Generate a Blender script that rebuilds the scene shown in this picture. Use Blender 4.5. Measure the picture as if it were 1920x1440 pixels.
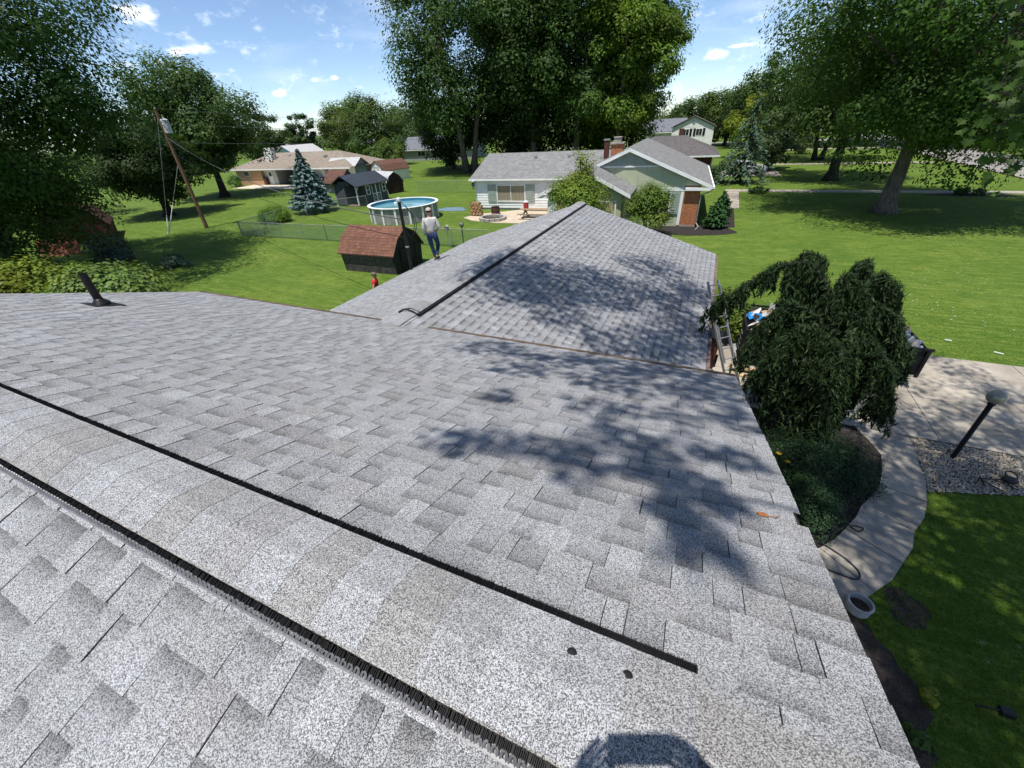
import bpy, bmesh, math, random
import numpy as np
from mathutils import Vector, Matrix

# ------------------------------------------------------------------ camera, sky, sun, exposure
for o in list(bpy.data.objects):
    bpy.data.objects.remove(o)
sc = bpy.context.scene
COL = sc.collection
R_ = math.radians
CAM = Vector((0.0, 0.0, 7.0))
YAW, PIT, ROLL = -0.4504, 0.5738, 0.0591
fwd = Vector((math.sin(YAW) * math.cos(PIT), math.cos(YAW) * math.cos(PIT), -math.sin(PIT)))
rgt = Vector((math.cos(YAW), -math.sin(YAW), 0))
dwn = fwd.cross(rgt)
r2 = math.cos(ROLL) * rgt + math.sin(ROLL) * dwn
d2 = -math.sin(ROLL) * rgt + math.cos(ROLL) * dwn
cam_data = bpy.data.cameras.new('camera')
cam = bpy.data.objects.new('camera', cam_data)
COL.objects.link(cam)
cam_data.sensor_width = 36.0
cam_data.lens = 36.0 * 757.86 / 1920.0
cam_data.clip_start = 0.03
cam_data.clip_end = 3000
M4 = Matrix((r2, -d2, -fwd)).transposed().to_4x4()
M4.translation = CAM
cam.matrix_world = M4
sc.camera = cam

SUN_TO = Vector((-0.030, -0.296, 0.955)).normalized()      # direction towards the sun
sun_el = math.asin(SUN_TO.z)
world = bpy.data.worlds.new('World')
sc.world = world
world.use_nodes = True
wn, wl = world.node_tree.nodes, world.node_tree.links
wn.clear()
w_out = wn.new('ShaderNodeOutputWorld')
w_bg = wn.new('ShaderNodeBackground')
w_bg.inputs['Strength'].default_value = 0.14
sky = wn.new('ShaderNodeTexSky')
sky.sky_type = 'NISHITA'
sky.sun_disc = False
sky.sun_elevation = sun_el
sky.sun_rotation = math.atan2(SUN_TO.x, SUN_TO.y)
sky.altitude = 200
sky.air_density = 0.75
sky.dust_density = 0.2
sky.ozone_density = 3.0
w_geo = wn.new('ShaderNodeTexCoord')


def wmath(op, a, b=None):
    n = wn.new('ShaderNodeMath')
    n.operation = op
    n.use_clamp = False
    for i, x in enumerate((a, b)):
        if x is None:
            continue
        if isinstance(x, (int, float)):
            n.inputs[i].default_value = x
        else:
            wl.new(x, n.inputs[i])
    return n.outputs[0]


w_noise = wn.new('ShaderNodeTexNoise')
w_noise.inputs['Scale'].default_value = 26.0
w_noise.inputs['Detail'].default_value = 7.0
w_noise.inputs['Roughness'].default_value = 0.62
w_map = wn.new('ShaderNodeMapping')
w_map.inputs['Scale'].default_value = (1.0, 1.0, 1.9)
wl.new(w_geo.outputs['Generated'], w_map.inputs['Vector'])
wl.new(w_map.outputs[0], w_noise.inputs['Vector'])
# fair-weather clouds: centre direction, half width, half height
CLOUDS = [((-0.8405, 0.5165, 0.1654), 0.036, 0.016), ((-0.8487, 0.5053, 0.1545), 0.026, 0.007),
          ((-0.8219, 0.5561, 0.1235), 0.05, 0.010), ((-0.0365, 0.9959, 0.0826), 0.026, 0.0105),
          ((-0.7062, 0.7031, 0.0833), 0.012, 0.005), ((-0.68, 0.7281, 0.0865), 0.010, 0.005),
          ((-0.7524, 0.6555, 0.0652), 0.016, 0.007), ((-0.0006, 0.9957, 0.0924), 0.03, 0.004),
          ((-0.8446, 0.5245, 0.1076), 0.012, 0.006), ((-0.87, 0.483, 0.105), 0.03, 0.012),
          ((0.62, 0.76, 0.19), 0.05, 0.02), ((-0.3, -0.92, 0.26), 0.06, 0.025), ((0.9, -0.36, 0.22), 0.05, 0.02)]
acc = None
for c, hw_, hh_ in CLOUDS:
    cv = Vector(c).normalized()
    side = Vector((0, 0, 1)).cross(cv).normalized()
    up = cv.cross(side)
    dots = []
    for ax, k in ((side, hw_), (up, hh_)):
        n = wn.new('ShaderNodeVectorMath')
        n.operation = 'DOT_PRODUCT'
        wl.new(w_geo.outputs['Generated'], n.inputs[0])
        n.inputs[1].default_value = ax
        q = wmath('DIVIDE', n.outputs['Value'], k)
        dots.append(wmath('MULTIPLY', q, q))
    n = wn.new('ShaderNodeVectorMath')
    n.operation = 'DOT_PRODUCT'
    wl.new(w_geo.outputs['Generated'], n.inputs[0])
    n.inputs[1].default_value = cv
    front = wmath('GREATER_THAN', n.outputs['Value'], 0.5)
    m = wmath('MULTIPLY', wmath('SUBTRACT', 1.0, wmath('SQRT', wmath('ADD', dots[0], dots[1]))), front)
    m = wmath('MAXIMUM', m, -0.6)
    acc = m if acc is None else wmath('MAXIMUM', acc, m)
puff = wmath('ADD', acc, wmath('MULTIPLY', wmath('SUBTRACT', w_noise.outputs[0], 0.5), 2.6))
w_ramp = wn.new('ShaderNodeMapRange')
w_ramp.interpolation_type = 'SMOOTHSTEP'
w_ramp.inputs[1].default_value = 0.05
w_ramp.inputs[2].default_value = 0.95
w_ramp.inputs[4].default_value = 0.85
wl.new(puff, w_ramp.inputs[0])
# thin high streaks
w_map2 = wn.new('ShaderNodeMapping')
w_map2.inputs['Scale'].default_value = (2.2, 2.2, 9.0)
w_map2.inputs['Rotation'].default_value = (0.2, 0.12, 0.3)
wl.new(w_geo.outputs['Generated'], w_map2.inputs['Vector'])
w_n2 = wn.new('ShaderNodeTexNoise')
w_n2.inputs['Scale'].default_value = 1.6
w_n2.inputs['Detail'].default_value = 6.0
w_n2.inputs['Roughness'].default_value = 0.6
wl.new(w_map2.outputs[0], w_n2.inputs['Vector'])
w_r2 = wn.new('ShaderNodeMapRange')
w_r2.interpolation_type = 'SMOOTHSTEP'
w_r2.inputs[1].default_value = 0.5
w_r2.inputs[2].default_value = 0.8
w_r2.inputs[4].default_value = 0.3
wl.new(w_n2.outputs[0], w_r2.inputs[0])
cl = wmath('MAXIMUM', w_ramp.outputs[0], w_r2.outputs[0])
w_mix = wn.new('ShaderNodeMix')
w_mix.data_type = 'RGBA'
wl.new(cl, w_mix.inputs[0])
wl.new(sky.outputs[0], w_mix.inputs[6])
w_mix.inputs[7].default_value = (8.2, 8.6, 9.2, 1)
wl.new(w_mix.outputs[2], w_bg.inputs['Color'])
wl.new(w_bg.outputs[0], w_out.inputs[0])

sun_d = bpy.data.lights.new('sun', 'SUN')
sun_d.energy = 5.0
sun_d.angle = R_(0.55)
sun_d.color = (1.0, 0.955, 0.89)
sun = bpy.data.objects.new('sun', sun_d)
COL.objects.link(sun)
sun.location = (0, -20, 60)
sun.rotation_euler = (-SUN_TO).to_track_quat('-Z', 'Y').to_euler()

vs = sc.view_settings
vs.view_transform = 'Standard'
vs.look = 'None'
vs.exposure = 0.26
vs.gamma = 1.0
vs.use_curve_mapping = False
sc.cycles.max_bounces = 6
sc.cycles.diffuse_bounces = 3
sc.cycles.glossy_bounces = 2
sc.cycles.transmission_bounces = 4
sc.cycles.transparent_max_bounces = 6
sc.cycles.caustics_reflective = False
sc.cycles.caustics_refractive = False

rnd = random.Random(7)


# ------------------------------------------------------------------ helpers
class MB:
    """collects faces, then links them as one mesh object"""

    def __init__(s):
        s.v, s.f, s.c = [], [], []

    def add(s, vs_, fs):
        b = len(s.v)
        s.v += [tuple(p) for p in vs_]
        s.f += [tuple(i + b for i in f) for f in fs]
        return s

    def bx(s, x0, x1, y0, y1, z0, z1):
        return s.add([(x0, y0, z0), (x1, y0, z0), (x1, y1, z0), (x0, y1, z0), (x0, y0, z1), (x1, y0, z1), (x1, y1, z1), (x0, y1, z1)],
                     [(0, 3, 2, 1), (4, 5, 6, 7), (0, 1, 5, 4), (1, 2, 6, 5), (2, 3, 7, 6), (3, 0, 4, 7)])

    def ob(s, c, ax, ay, az):
        """oriented box: centre and three half-axis vectors"""
        c, ax, ay, az = Vector(c), Vector(ax), Vector(ay), Vector(az)
        p = [c + i * ax + j * ay + k * az for k in (-1, 1) for i, j in ((-1, -1), (1, -1), (1, 1), (-1, 1))]
        return s.add(p, [(0, 3, 2, 1), (4, 5, 6, 7), (0, 1, 5, 4), (1, 2, 6, 5), (2, 3, 7, 6), (3, 0, 4, 7)])

    def beam(s, a, b, w, h, up=(0, 0, 1)):
        a, b = Vector(a), Vector(b)
        d = (b - a)
        l = d.length
        d.normalize()
        upv = Vector(up)
        sd = d.cross(upv)
        if sd.length < 1e-4:
            sd = d.cross(Vector((1, 0, 0)))
        sd.normalize()
        u2 = sd.cross(d)
        return s.ob((a + b) / 2, d * l / 2, sd * w / 2, u2 * h / 2)

    def ext(s, pts, vec):
        n = len(pts)
        vec = Vector(vec)
        a = [Vector(p) for p in pts]
        b = [p + vec for p in a]
        return s.add(a + b, [tuple(range(n - 1, -1, -1)), tuple(range(n, 2 * n))] + [(i, (i + 1) % n, n + (i + 1) % n, n + i) for i in range(n)])

    def tube(s, path, r, n=8, cap=True):
        path = [Vector(p) for p in path]
        rr = r if isinstance(r, (list, tuple)) else [r] * len(path)
        b = len(s.v)
        prev = None
        for i, p in enumerate(path):
            d = (path[min(i + 1, len(path) - 1)] - path[max(i - 1, 0)])
            if d.length < 1e-9:
                d = Vector((0, 0, 1))
            d.normalize()
            ref = prev if prev is not None else (Vector((0, 0, 1)) if abs(d.z) < 0.9 else Vector((1, 0, 0)))
            a1 = (ref - d * ref.dot(d))
            if a1.length < 1e-6:
                a1 = d.orthogonal()
            a1.normalize()
            prev = a1
            a2 = d.cross(a1)
            for k in range(n):
                t = 2 * math.pi * k / n
                s.v.append(tuple(p + rr[i] * (math.cos(t) * a1 + math.sin(t) * a2)))
        for i in range(len(path) - 1):
            for k in range(n):
                k2 = (k + 1) % n
                s.f.append((b + i * n + k, b + i * n + k2, b + (i + 1) * n + k2, b + (i + 1) * n + k))
        if cap:
            s.f.append(tuple(b + k for k in range(n - 1, -1, -1)))
            e = b + (len(path) - 1) * n
            s.f.append(tuple(e + k for k in range(n)))
        return s

    def lathe(s, prof, n=16, c=(0, 0, 0), cap=True, sx=1.0, sy=1.0):
        b = len(s.v)
        for r, z in prof:
            for k in range(n):
                t = 2 * math.pi * k / n
                s.v.append((c[0] + sx * r * math.cos(t), c[1] + sy * r * math.sin(t), c[2] + z))
        for i in range(len(prof) - 1):
            for k in range(n):
                k2 = (k + 1) % n
                s.f.append((b + i * n + k, b + i * n + k2, b + (i + 1) * n + k2, b + (i + 1) * n + k))
        if cap:
            s.f.append(tuple(b + k for k in range(n - 1, -1, -1)))
            e = b + (len(prof) - 1) * n
            s.f.append(tuple(e + k for k in range(n)))
        return s

    def ball(s, c, r, n=10, m=6, jit=0.0, rg=rnd):
        rx, ry, rz = r if isinstance(r, (tuple, list)) else (r, r, r)
        b = len(s.v)
        s.v.append((c[0], c[1], c[2] - rz))
        for i in range(1, m):
            ph = -math.pi / 2 + math.pi * i / m
            for k in range(n):
                t = 2 * math.pi * k / n
                q = 1 + rg.uniform(-jit, jit)
                s.v.append((c[0] + q * rx * math.cos(ph) * math.cos(t), c[1] + q * ry * math.cos(ph) * math.sin(t), c[2] + q * rz * math.sin(ph)))
        s.v.append((c[0], c[1], c[2] + rz))
        top = len(s.v) - 1
        for k in range(n):
            k2 = (k + 1) % n
            s.f.append((b, b + 1 + k2, b + 1 + k))
            s.f.append((top, top - n + k, top - n + k2))
        for i in range(m - 2):
            for k in range(n):
                k2 = (k + 1) % n
                q = b + 1 + i * n
                s.f.append((q + k, q + k2, q + n + k2, q + n + k))
        return s

    def mesh(s, name, mat, smooth=False):
        me = bpy.data.meshes.new(name)
        me.from_pydata(s.v, [], s.f)
        if s.c:
            ca = me.color_attributes.new('tone', 'FLOAT_COLOR', 'POINT')
            ca.data.foreach_set('color', np.array(s.c, dtype=np.float32).ravel())
        if smooth:
            me.polygons.foreach_set('use_smooth', [True] * len(me.polygons))
        if mat is not None:
            me.materials.append(mat)
        me.update()
        return me

    def build(s, name, mat, parent=None, smooth=False, kind=None):
        return link(name, s.mesh(name, mat, smooth), parent, kind)


def link(name, me, parent=None, kind=None, loc=None):
    o = bpy.data.objects.new(name, me)
    COL.objects.link(o)
    if parent is not None:
        o.parent = parent
    if loc is not None:
        o.location = loc
    if kind:
        o['kind'] = kind
    return o


def tag(o, label, cat, group=None, kind=None):
    o['label'] = label
    o['category'] = cat
    if group:
        o['group'] = group
    if kind:
        o['kind'] = kind
    return o


def thing(name, label, cat, loc=(0, 0, 0), rz=0.0, group=None):
    o = bpy.data.objects.new(name, None)
    COL.objects.link(o)
    o.empty_display_size = 0.3
    o.location = loc
    o.rotation_euler = (0, 0, rz)
    return tag(o, label, cat, group)


def copy_tree(o, parent=None):
    c = o.copy()
    COL.objects.link(c)
    c.parent = parent
    for ch in list(o.children):
        copy_tree(ch, c)
    return c


def struct(name, mb, mat, parent=None, smooth=False):
    return mb.build(name, mat, parent, smooth, 'structure' if parent is None else None)


# ------------------------------------------------------------------ materials
MATS = {}


def mat(name, col, rough=0.8, var=0.12, vscale=3.0, fine=None, bump=0.0, bscale=60.0, col2=None, metal=0.0, spec=0.3, detail=5.0, stretch=None):
    if name in MATS:
        return MATS[name]
    m = bpy.data.materials.new(name)
    m.use_nodes = True
    nt = m.node_tree
    N, L = nt.nodes, nt.links
    b = N['Principled BSDF']
    b.inputs['Roughness'].default_value = rough
    b.inputs['Metallic'].default_value = metal
    b.inputs['Specular IOR Level'].default_value = spec
    tc = N.new('ShaderNodeTexCoord')
    src = tc.outputs['Object']
    if stretch:
        mp = N.new('ShaderNodeMapping')
        mp.inputs['Scale'].default_value = stretch
        L.new(src, mp.inputs['Vector'])
        src = mp.outputs[0]
    ns = N.new('ShaderNodeTexNoise')
    ns.inputs['Scale'].default_value = vscale
    ns.inputs['Detail'].default_value = detail
    ns.inputs['Roughness'].default_value = 0.6
    L.new(src, ns.inputs['Vector'])
    mr = N.new('ShaderNodeMapRange')
    mr.inputs[1].default_value = 0.3
    mr.inputs[2].default_value = 0.7
    L.new(ns.outputs[0], mr.inputs[0])
    c2 = col2 if col2 else tuple(c * (1 - 2.2 * var) for c in col)
    c1 = col if col2 else tuple(min(1, c * (1 + var)) for c in col)
    mx = N.new('ShaderNodeMix')
    mx.data_type = 'RGBA'
    mx.inputs[6].default_value = (*c2, 1)
    mx.inputs[7].default_value = (*c1, 1)
    L.new(mr.outputs[0], mx.inputs[0])
    out = mx.outputs[2]
    if fine:
        fs, fa = fine
        n2 = N.new('ShaderNodeTexNoise')
        n2.inputs['Scale'].default_value = fs
        n2.inputs['Detail'].default_value = 2.0
        L.new(src, n2.inputs['Vector'])
        m2 = N.new('ShaderNodeMapRange')
        m2.inputs[1].default_value = 0.3
        m2.inputs[2].default_value = 0.7
        m2.inputs[3].default_value = 1 - fa
        m2.inputs[4].default_value = 1 + fa
        L.new(n2.outputs[0], m2.inputs[0])
        vm = N.new('ShaderNodeVectorMath')
        vm.operation = 'SCALE'
        L.new(out, vm.inputs[0])
        L.new(m2.outputs[0], vm.inputs['Scale'])
        out = vm.outputs[0]
    L.new(out, b.inputs['Base Color'])
    if bump:
        nb = N.new('ShaderNodeTexNoise')
        nb.inputs['Scale'].default_value = bscale
        nb.inputs['Detail'].default_value = 4.0
        L.new(src, nb.inputs['Vector'])
        bp = N.new('ShaderNodeBump')
        bp.inputs['Strength'].default_value = bump
        bp.inputs['Distance'].default_value = 0.02
        L.new(nb.outputs[0], bp.inputs['Height'])
        L.new(bp.outputs[0], b.inputs['Normal'])
    MATS[name] = m
    return m


def leaf_mat(name, col, trans=0.3, rough=0.5):
    """leaf: colour times the per-leaf tone attribute, some light passing through"""
    if name in MATS:
        return MATS[name]
    m = bpy.data.materials.new(name)
    m.use_nodes = True
    N, L = m.node_tree.nodes, m.node_tree.links
    b = N['Principled BSDF']
    b.inputs['Roughness'].default_value = rough
    b.inputs['Specular IOR Level'].default_value = 0.14
    at = N.new('ShaderNodeAttribute')
    at.attribute_name = 'tone'
    vm = N.new('ShaderNodeVectorMath')
    vm.operation = 'MULTIPLY'
    vm.inputs[0].default_value = col
    L.new(at.outputs['Color'], vm.inputs[1])
    L.new(vm.outputs[0], b.inputs['Base Color'])
    tr = N.new('ShaderNodeBsdfTranslucent')
    v2 = N.new('ShaderNodeVectorMath')
    v2.operation = 'MULTIPLY'
    L.new(vm.outputs[0], v2.inputs[0])
    v2.inputs[1].default_value = (1.5, 1.55, 0.6)
    L.new(v2.outputs[0], tr.inputs['Color'])
    mx = N.new('ShaderNodeMixShader')
    mx.inputs[0].default_value = trans
    L.new(b.outputs[0], mx.inputs[1])
    L.new(tr.outputs[0], mx.inputs[2])
    L.new(mx.outputs[0], N['Material Output'].inputs[0])
    MATS[name] = m
    return m


def tone_mat(name, rough=0.9, grain=0.0, gscale=180.0, bump=0.0, spec=0.2):
    """colour from the per-vertex tone attribute, with mineral grain"""
    if name in MATS:
        return MATS[name]
    m = bpy.data.materials.new(name)
    m.use_nodes = True
    N, L = m.node_tree.nodes, m.node_tree.links
    b = N['Principled BSDF']
    b.inputs['Roughness'].default_value = rough
    b.inputs['Specular IOR Level'].default_value = spec
    at = N.new('ShaderNodeAttribute')
    at.attribute_name = 'tone'
    out = at.outputs['Color']
    if grain:
        tc = N.new('ShaderNodeNewGeometry')
        vo = N.new('ShaderNodeTexVoronoi')
        vo.inputs['Scale'].default_value = gscale
        L.new(tc.outputs['Position'], vo.inputs['Vector'])
        sep = N.new('ShaderNodeSeparateColor')
        L.new(vo.outputs['Color'], sep.inputs[0])
        mr = N.new('ShaderNodeMapRange')
        mr.inputs[1].default_value = 0.22
        mr.inputs[2].default_value = 0.78
        mr.inputs[3].default_value = 1 - grain
        mr.inputs[4].default_value = 1 + grain
        L.new(sep.outputs[0], mr.inputs[0])
        nz = N.new('ShaderNodeTexNoise')
        nz.inputs['Scale'].default_value = 2.6
        nz.inputs['Detail'].default_value = 5.0
        L.new(tc.outputs['Position'], nz.inputs['Vector'])
        m3 = N.new('ShaderNodeMapRange')
        m3.inputs[1].default_value = 0.3
        m3.inputs[2].default_value = 0.7
        m3.inputs[3].default_value = 0.9
        m3.inputs[4].default_value = 1.08
        L.new(nz.outputs[0], m3.inputs[0])
        mm = N.new('ShaderNodeMath')
        mm.operation = 'MULTIPLY'
        L.new(mr.outputs[0], mm.inputs[0])
        L.new(m3.outputs[0], mm.inputs[1])
        vm = N.new('ShaderNodeVectorMath')
        vm.operation = 'SCALE'
        L.new(out, vm.inputs[0])
        L.new(mm.outputs[0], vm.inputs['Scale'])
        out = vm.outputs[0]
        if bump:
            bp = N.new('ShaderNodeBump')
            bp.inputs['Strength'].default_value = bump
            bp.inputs['Distance'].default_value = 0.003
            L.new(sep.outputs[0], bp.inputs['Height'])
            L.new(bp.outputs[0], b.inputs['Normal'])
    L.new(out, b.inputs['Base Color'])
    MATS[name] = m
    return m


def glass_mat(name, col=(0.03, 0.035, 0.04)):
    return mat(name, col, rough=0.08, var=0.05, spec=0.6)


WHITE = mat('white_paint', (0.82, 0.82, 0.80), 0.55, 0.06, 1.5)
BLACK = mat('black_plastic', (0.012, 0.012, 0.013), 0.45, 0.2, 8)
DARKMETAL = mat('dark_metal', (0.03, 0.03, 0.032), 0.45, 0.2, 6, metal=0.4)
ALU = mat('aluminium', (0.45, 0.45, 0.46), 0.42, 0.15, 9, metal=0.7)
GALV = mat('galvanised_steel', (0.36, 0.37, 0.38), 0.5, 0.15, 9, metal=0.5)
BARK = mat('bark', (0.16, 0.13, 0.105), 0.95, 0.3, 4, bump=0.8, bscale=22, stretch=(2.2, 2.2, 0.35))
DARKBARK = mat('dark_bark', (0.045, 0.038, 0.032), 0.95, 0.3, 4, bump=0.7, bscale=20, stretch=(2.2, 2.2, 0.4))
WOOD = mat('weathered_wood', (0.27, 0.2, 0.14), 0.85, 0.25, 5, fine=(60, 0.2), stretch=(0.4, 3, 3))
NEWWOOD = mat('pale_lumber', (0.52, 0.37, 0.22), 0.8, 0.15, 5, fine=(60, 0.12))
CONC = mat('concrete', (0.37, 0.33, 0.27), 0.9, 0.2, 0.9, fine=(70, 0.12), bump=0.15, bscale=90)
OLDCONC = mat('old_concrete', (0.36, 0.325, 0.275), 0.9, 0.2, 1.4, fine=(80, 0.13), bump=0.15, bscale=90)
GLASS = glass_mat('window_glass')

# ------------------------------------------------------------------ the ground
def lawn_material():
    m = bpy.data.materials.new('lawn_grass')
    m.use_nodes = True
    N, L = m.node_tree.nodes, m.node_tree.links
    b = N['Principled BSDF']
    b.inputs['Roughness'].default_value = 0.9
    b.inputs['Specular IOR Level'].default_value = 0.15
    g = N.new('ShaderNodeNewGeometry')

    def noise(sc_, det=4.0, st=None):
        n = N.new('ShaderNodeTexNoise')
        n.inputs['Scale'].default_value = sc_
        n.inputs['Detail'].default_value = det
        n.inputs['Roughness'].default_value = 0.62
        if st:
            mp = N.new('ShaderNodeMapping')
            mp.inputs['Scale'].default_value = st
            L.new(g.outputs['Position'], mp.inputs['Vector'])
            L.new(mp.outputs[0], n.inputs['Vector'])
        else:
            L.new(g.outputs['Position'], n.inputs['Vector'])
        return n.outputs[0]

    def ramp(x, lo, hi, a, b_):
        r = N.new('ShaderNodeMapRange')
        r.inputs[1].default_value = lo
        r.inputs[2].default_value = hi
        r.inputs[3].default_value = a
        r.inputs[4].default_value = b_
        L.new(x, r.inputs[0])
        return r.outputs[0]

    def mix(f, a, b_):
        x = N.new('ShaderNodeMix')
        x.data_type = 'RGBA'
        L.new(f, x.inputs[0])
        for k, s_ in ((6, a), (7, b_)):
            if isinstance(s_, tuple):
                x.inputs[k].default_value = (*s_, 1)
            else:
                L.new(s_, x.inputs[k])
        return x.outputs[2]
    c = mix(ramp(noise(0.22, 6), 0.38, 0.62, 0, 1), (0.085, 0.150, 0.018), (0.175, 0.235, 0.036))
    c = mix(ramp(noise(1.7, 5), 0.46, 0.62, 0, 0.8), c, (0.062, 0.122, 0.014))
    c = mix(ramp(noise(0.55, 3), 0.56, 0.74, 0, 0.6), c, (0.23, 0.26, 0.05))
    # mower passes, a faint stripe in the blades
    c = mix(ramp(noise(0.9, 3, (0.05, 1.0, 1.0)), 0.45, 0.58, 0, 0.6), c, (0.07, 0.135, 0.016))
    c = mix(ramp(noise(5.0, 4, (0.16, 1.0, 1.0)), 0.5, 0.62, 0, 0.7), c, (0.215, 0.27, 0.055))
    c = mix(ramp(noise(11, 4), 0.48, 0.6, 0, 0.7), c, (0.045, 0.095, 0.011))
    c = mix(ramp(noise(5.5, 4), 0.5, 0.72, 0, 0.5), c, (0.2, 0.25, 0.045))
    c = mix(ramp(noise(26, 3), 0.36, 0.66, 0.5, 0), c, (0.045, 0.09, 0.010))
    vo = N.new('ShaderNodeTexVoronoi')
    vo.inputs['Scale'].default_value = 3.3
    L.new(g.outputs['Position'], vo.inputs['Vector'])
    cl = N.new('ShaderNodeMath')
    cl.operation = 'LESS_THAN'
    cl.inputs[1].default_value = 0.11
    L.new(vo.outputs['Distance'], cl.inputs[0])
    patch = ramp(noise(0.16, 2), 0.5, 0.62, 0, 0.8)
    mm = N.new('ShaderNodeMath')
    mm.operation = 'MULTIPLY'
    L.new(cl.outputs[0], mm.inputs[0])
    L.new(patch, mm.inputs[1])
    c = mix(mm.outputs[0], c, (0.5, 0.52, 0.4))
    L.new(c, b.inputs['Base Color'])
    bp = N.new('ShaderNodeBump')
    bp.inputs['Strength'].default_value = 0.9
    bp.inputs['Distance'].default_value = 0.06
    L.new(noise(18, 4), bp.inputs['Height'])
    L.new(bp.outputs[0], b.inputs['Normal'])
    return m


LAWN = lawn_material()
mb = MB()
E_ = [-1500, -300, -120, -60, -30, 0, 30, 60, 120, 300, 1500]
for i in range(10):
    for j in range(10):
        x0, x1, y0, y1 = E_[i], E_[i + 1], E_[j], E_[j + 1]
        mb.add([(x0, y0, 0), (x1, y0, 0), (x1, y1, 0), (x0, y1, 0)], [(0, 1, 2, 3)])
lawn = struct('lawn', mb, LAWN)

ASPH = mat('street_asphalt', (0.27, 0.255, 0.235), 0.95, 0.1, 0.6, fine=(30, 0.12))
SOIL = mat('bare_soil', (0.07, 0.052, 0.04), 0.95, 0.3, 5, fine=(45, 0.35), bump=0.8, bscale=30)
MULCH = mat('black_mulch', (0.032, 0.026, 0.024), 0.95, 0.3, 6, fine=(35, 0.5), bump=1.0, bscale=26)


def sheet(name, pts, z, m, parent=None, th=None):
    q = MB()
    if th:
        q.ext([(x, y, z) for x, y in pts], (0, 0, th))
    else:
        q.add([(x, y, z) for x, y in pts], [tuple(range(len(pts)))])
    return struct(name, q, m, parent)


def blob(cx, cy, rx, ry, n=28, jit=0.1, seed=1):
    g = random.Random(seed)
    ph = [g.uniform(0, 6.28) for _ in range(4)]
    out = []
    for k in range(n):
        t = 2 * math.pi * k / n
        q = 1 + jit * (math.sin(3 * t + ph[0]) + 0.6 * math.sin(5 * t + ph[1]) + 0.5 * math.sin(8 * t + ph[2]))
        out.append((cx + rx * q * math.cos(t), cy + ry * q * math.sin(t)))
    return out


# street beyond the front gardens, with its verge, and the cross street far off
sheet('street', [(27.2, 30), (34.8, 30), (34.8, 400), (27.2, 400)], 0.012, ASPH)
sheet('cross_street', [(-60, 126), (27.0, 126), (27.0, 133), (-60, 133)], 0.012, ASPH)
kerb = MB().bx(26.95, 27.2, 30, 400, 0, 0.12).bx(34.8, 35.05, 30, 400, 0, 0.12)
struct('kerb', kerb, OLDCONC)
# long front walk of the neighbour and the next garden's walk, slab by slab
fw = bpy.data.objects.new('front_walk', None)
COL.objects.link(fw)
fw['kind'] = 'structure'
me_slab = MB().bx(0.01, 1.485, 0, 1.35, 0.0, 0.05).mesh('walk_slab', CONC)
for k in range(17):
    link('walk_slab', me_slab, fw, loc=(1.2 + 1.5 * k, 49.9 + 0.004 * k, 0.0))
me_slab2 = MB().bx(0, 1.3, 0.01, 1.485, 0.0, 0.05).mesh('walk_slab', CONC)
for k in range(6):
    link('walk_slab', me_slab2, fw, loc=(1.0 + 0.02 * k, 40.8 + 1.5 * k, 0.002))
sw = bpy.data.objects.new('garden_walk', None)
COL.objects.link(sw)
sw['kind'] = 'structure'
for k in range(14):
    link('walk_slab', me_slab, sw, loc=(4.2 + 1.5 * k, 75 + 0.02 * k, 0.0))
sheet('side_drive', [(10, 101), (27, 101.6), (27, 104), (10, 103.4)], 0.02, CONC)

# our driveway: slabs with open joints
drv = bpy.data.objects.new('driveway', None)
COL.objects.link(drv)
drv['kind'] = 'structure'
xs = [0.06, 3.0, 6.13, 9.3, 12.4, 15.5, 18.6, 21.7, 24.8, 27.0]
ys = [10.86, 12.9, 14.85, 15.78]
for i in range(len(xs) - 1):
    for j in range(3):
        q = MB().bx(xs[i] + 0.008, xs[i + 1] - 0.008, ys[j] + 0.008, ys[j + 1] - 0.008, -0.06, 0.034 + rnd.uniform(-.003, .003))
        q.build('driveway_slab', CONC, drv)
sheet('driveway_bed', [(0.05, 10.85), (27, 10.85), (27, 15.8), (0.05, 15.8)], 0.012, SOIL, drv)

# the curved path from the drive to the front door, one slab after another
PATH_IN = [(4.42, 10.83), (4.74, 9.84), (4.46, 8.71), (3.99, 7.94), (3.57, 7.15), (3.05, 6.48), (2.2, 5.9), (1.2, 5.6)]
PATH_OUT = [(5.5, 10.83), (5.42, 9.83), (5.19, 8.49), (4.73, 7.54), (4.32, 6.65), (3.74, 5.85), (2.9, 5.0), (1.3, 4.5)]
pth = bpy.data.objects.new('garden_path', None)
COL.objects.link(pth)
pth['kind'] = 'structure'


def mid_arc(a, b, push):
    mx, my = (a[0] + b[0]) / 2, (a[1] + b[1]) / 2
    dx, dy = b[0] - a[0], b[1] - a[1]
    l = math.hypot(dx, dy)
    return (mx - dy / l * push, my + dx / l * push)


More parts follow.
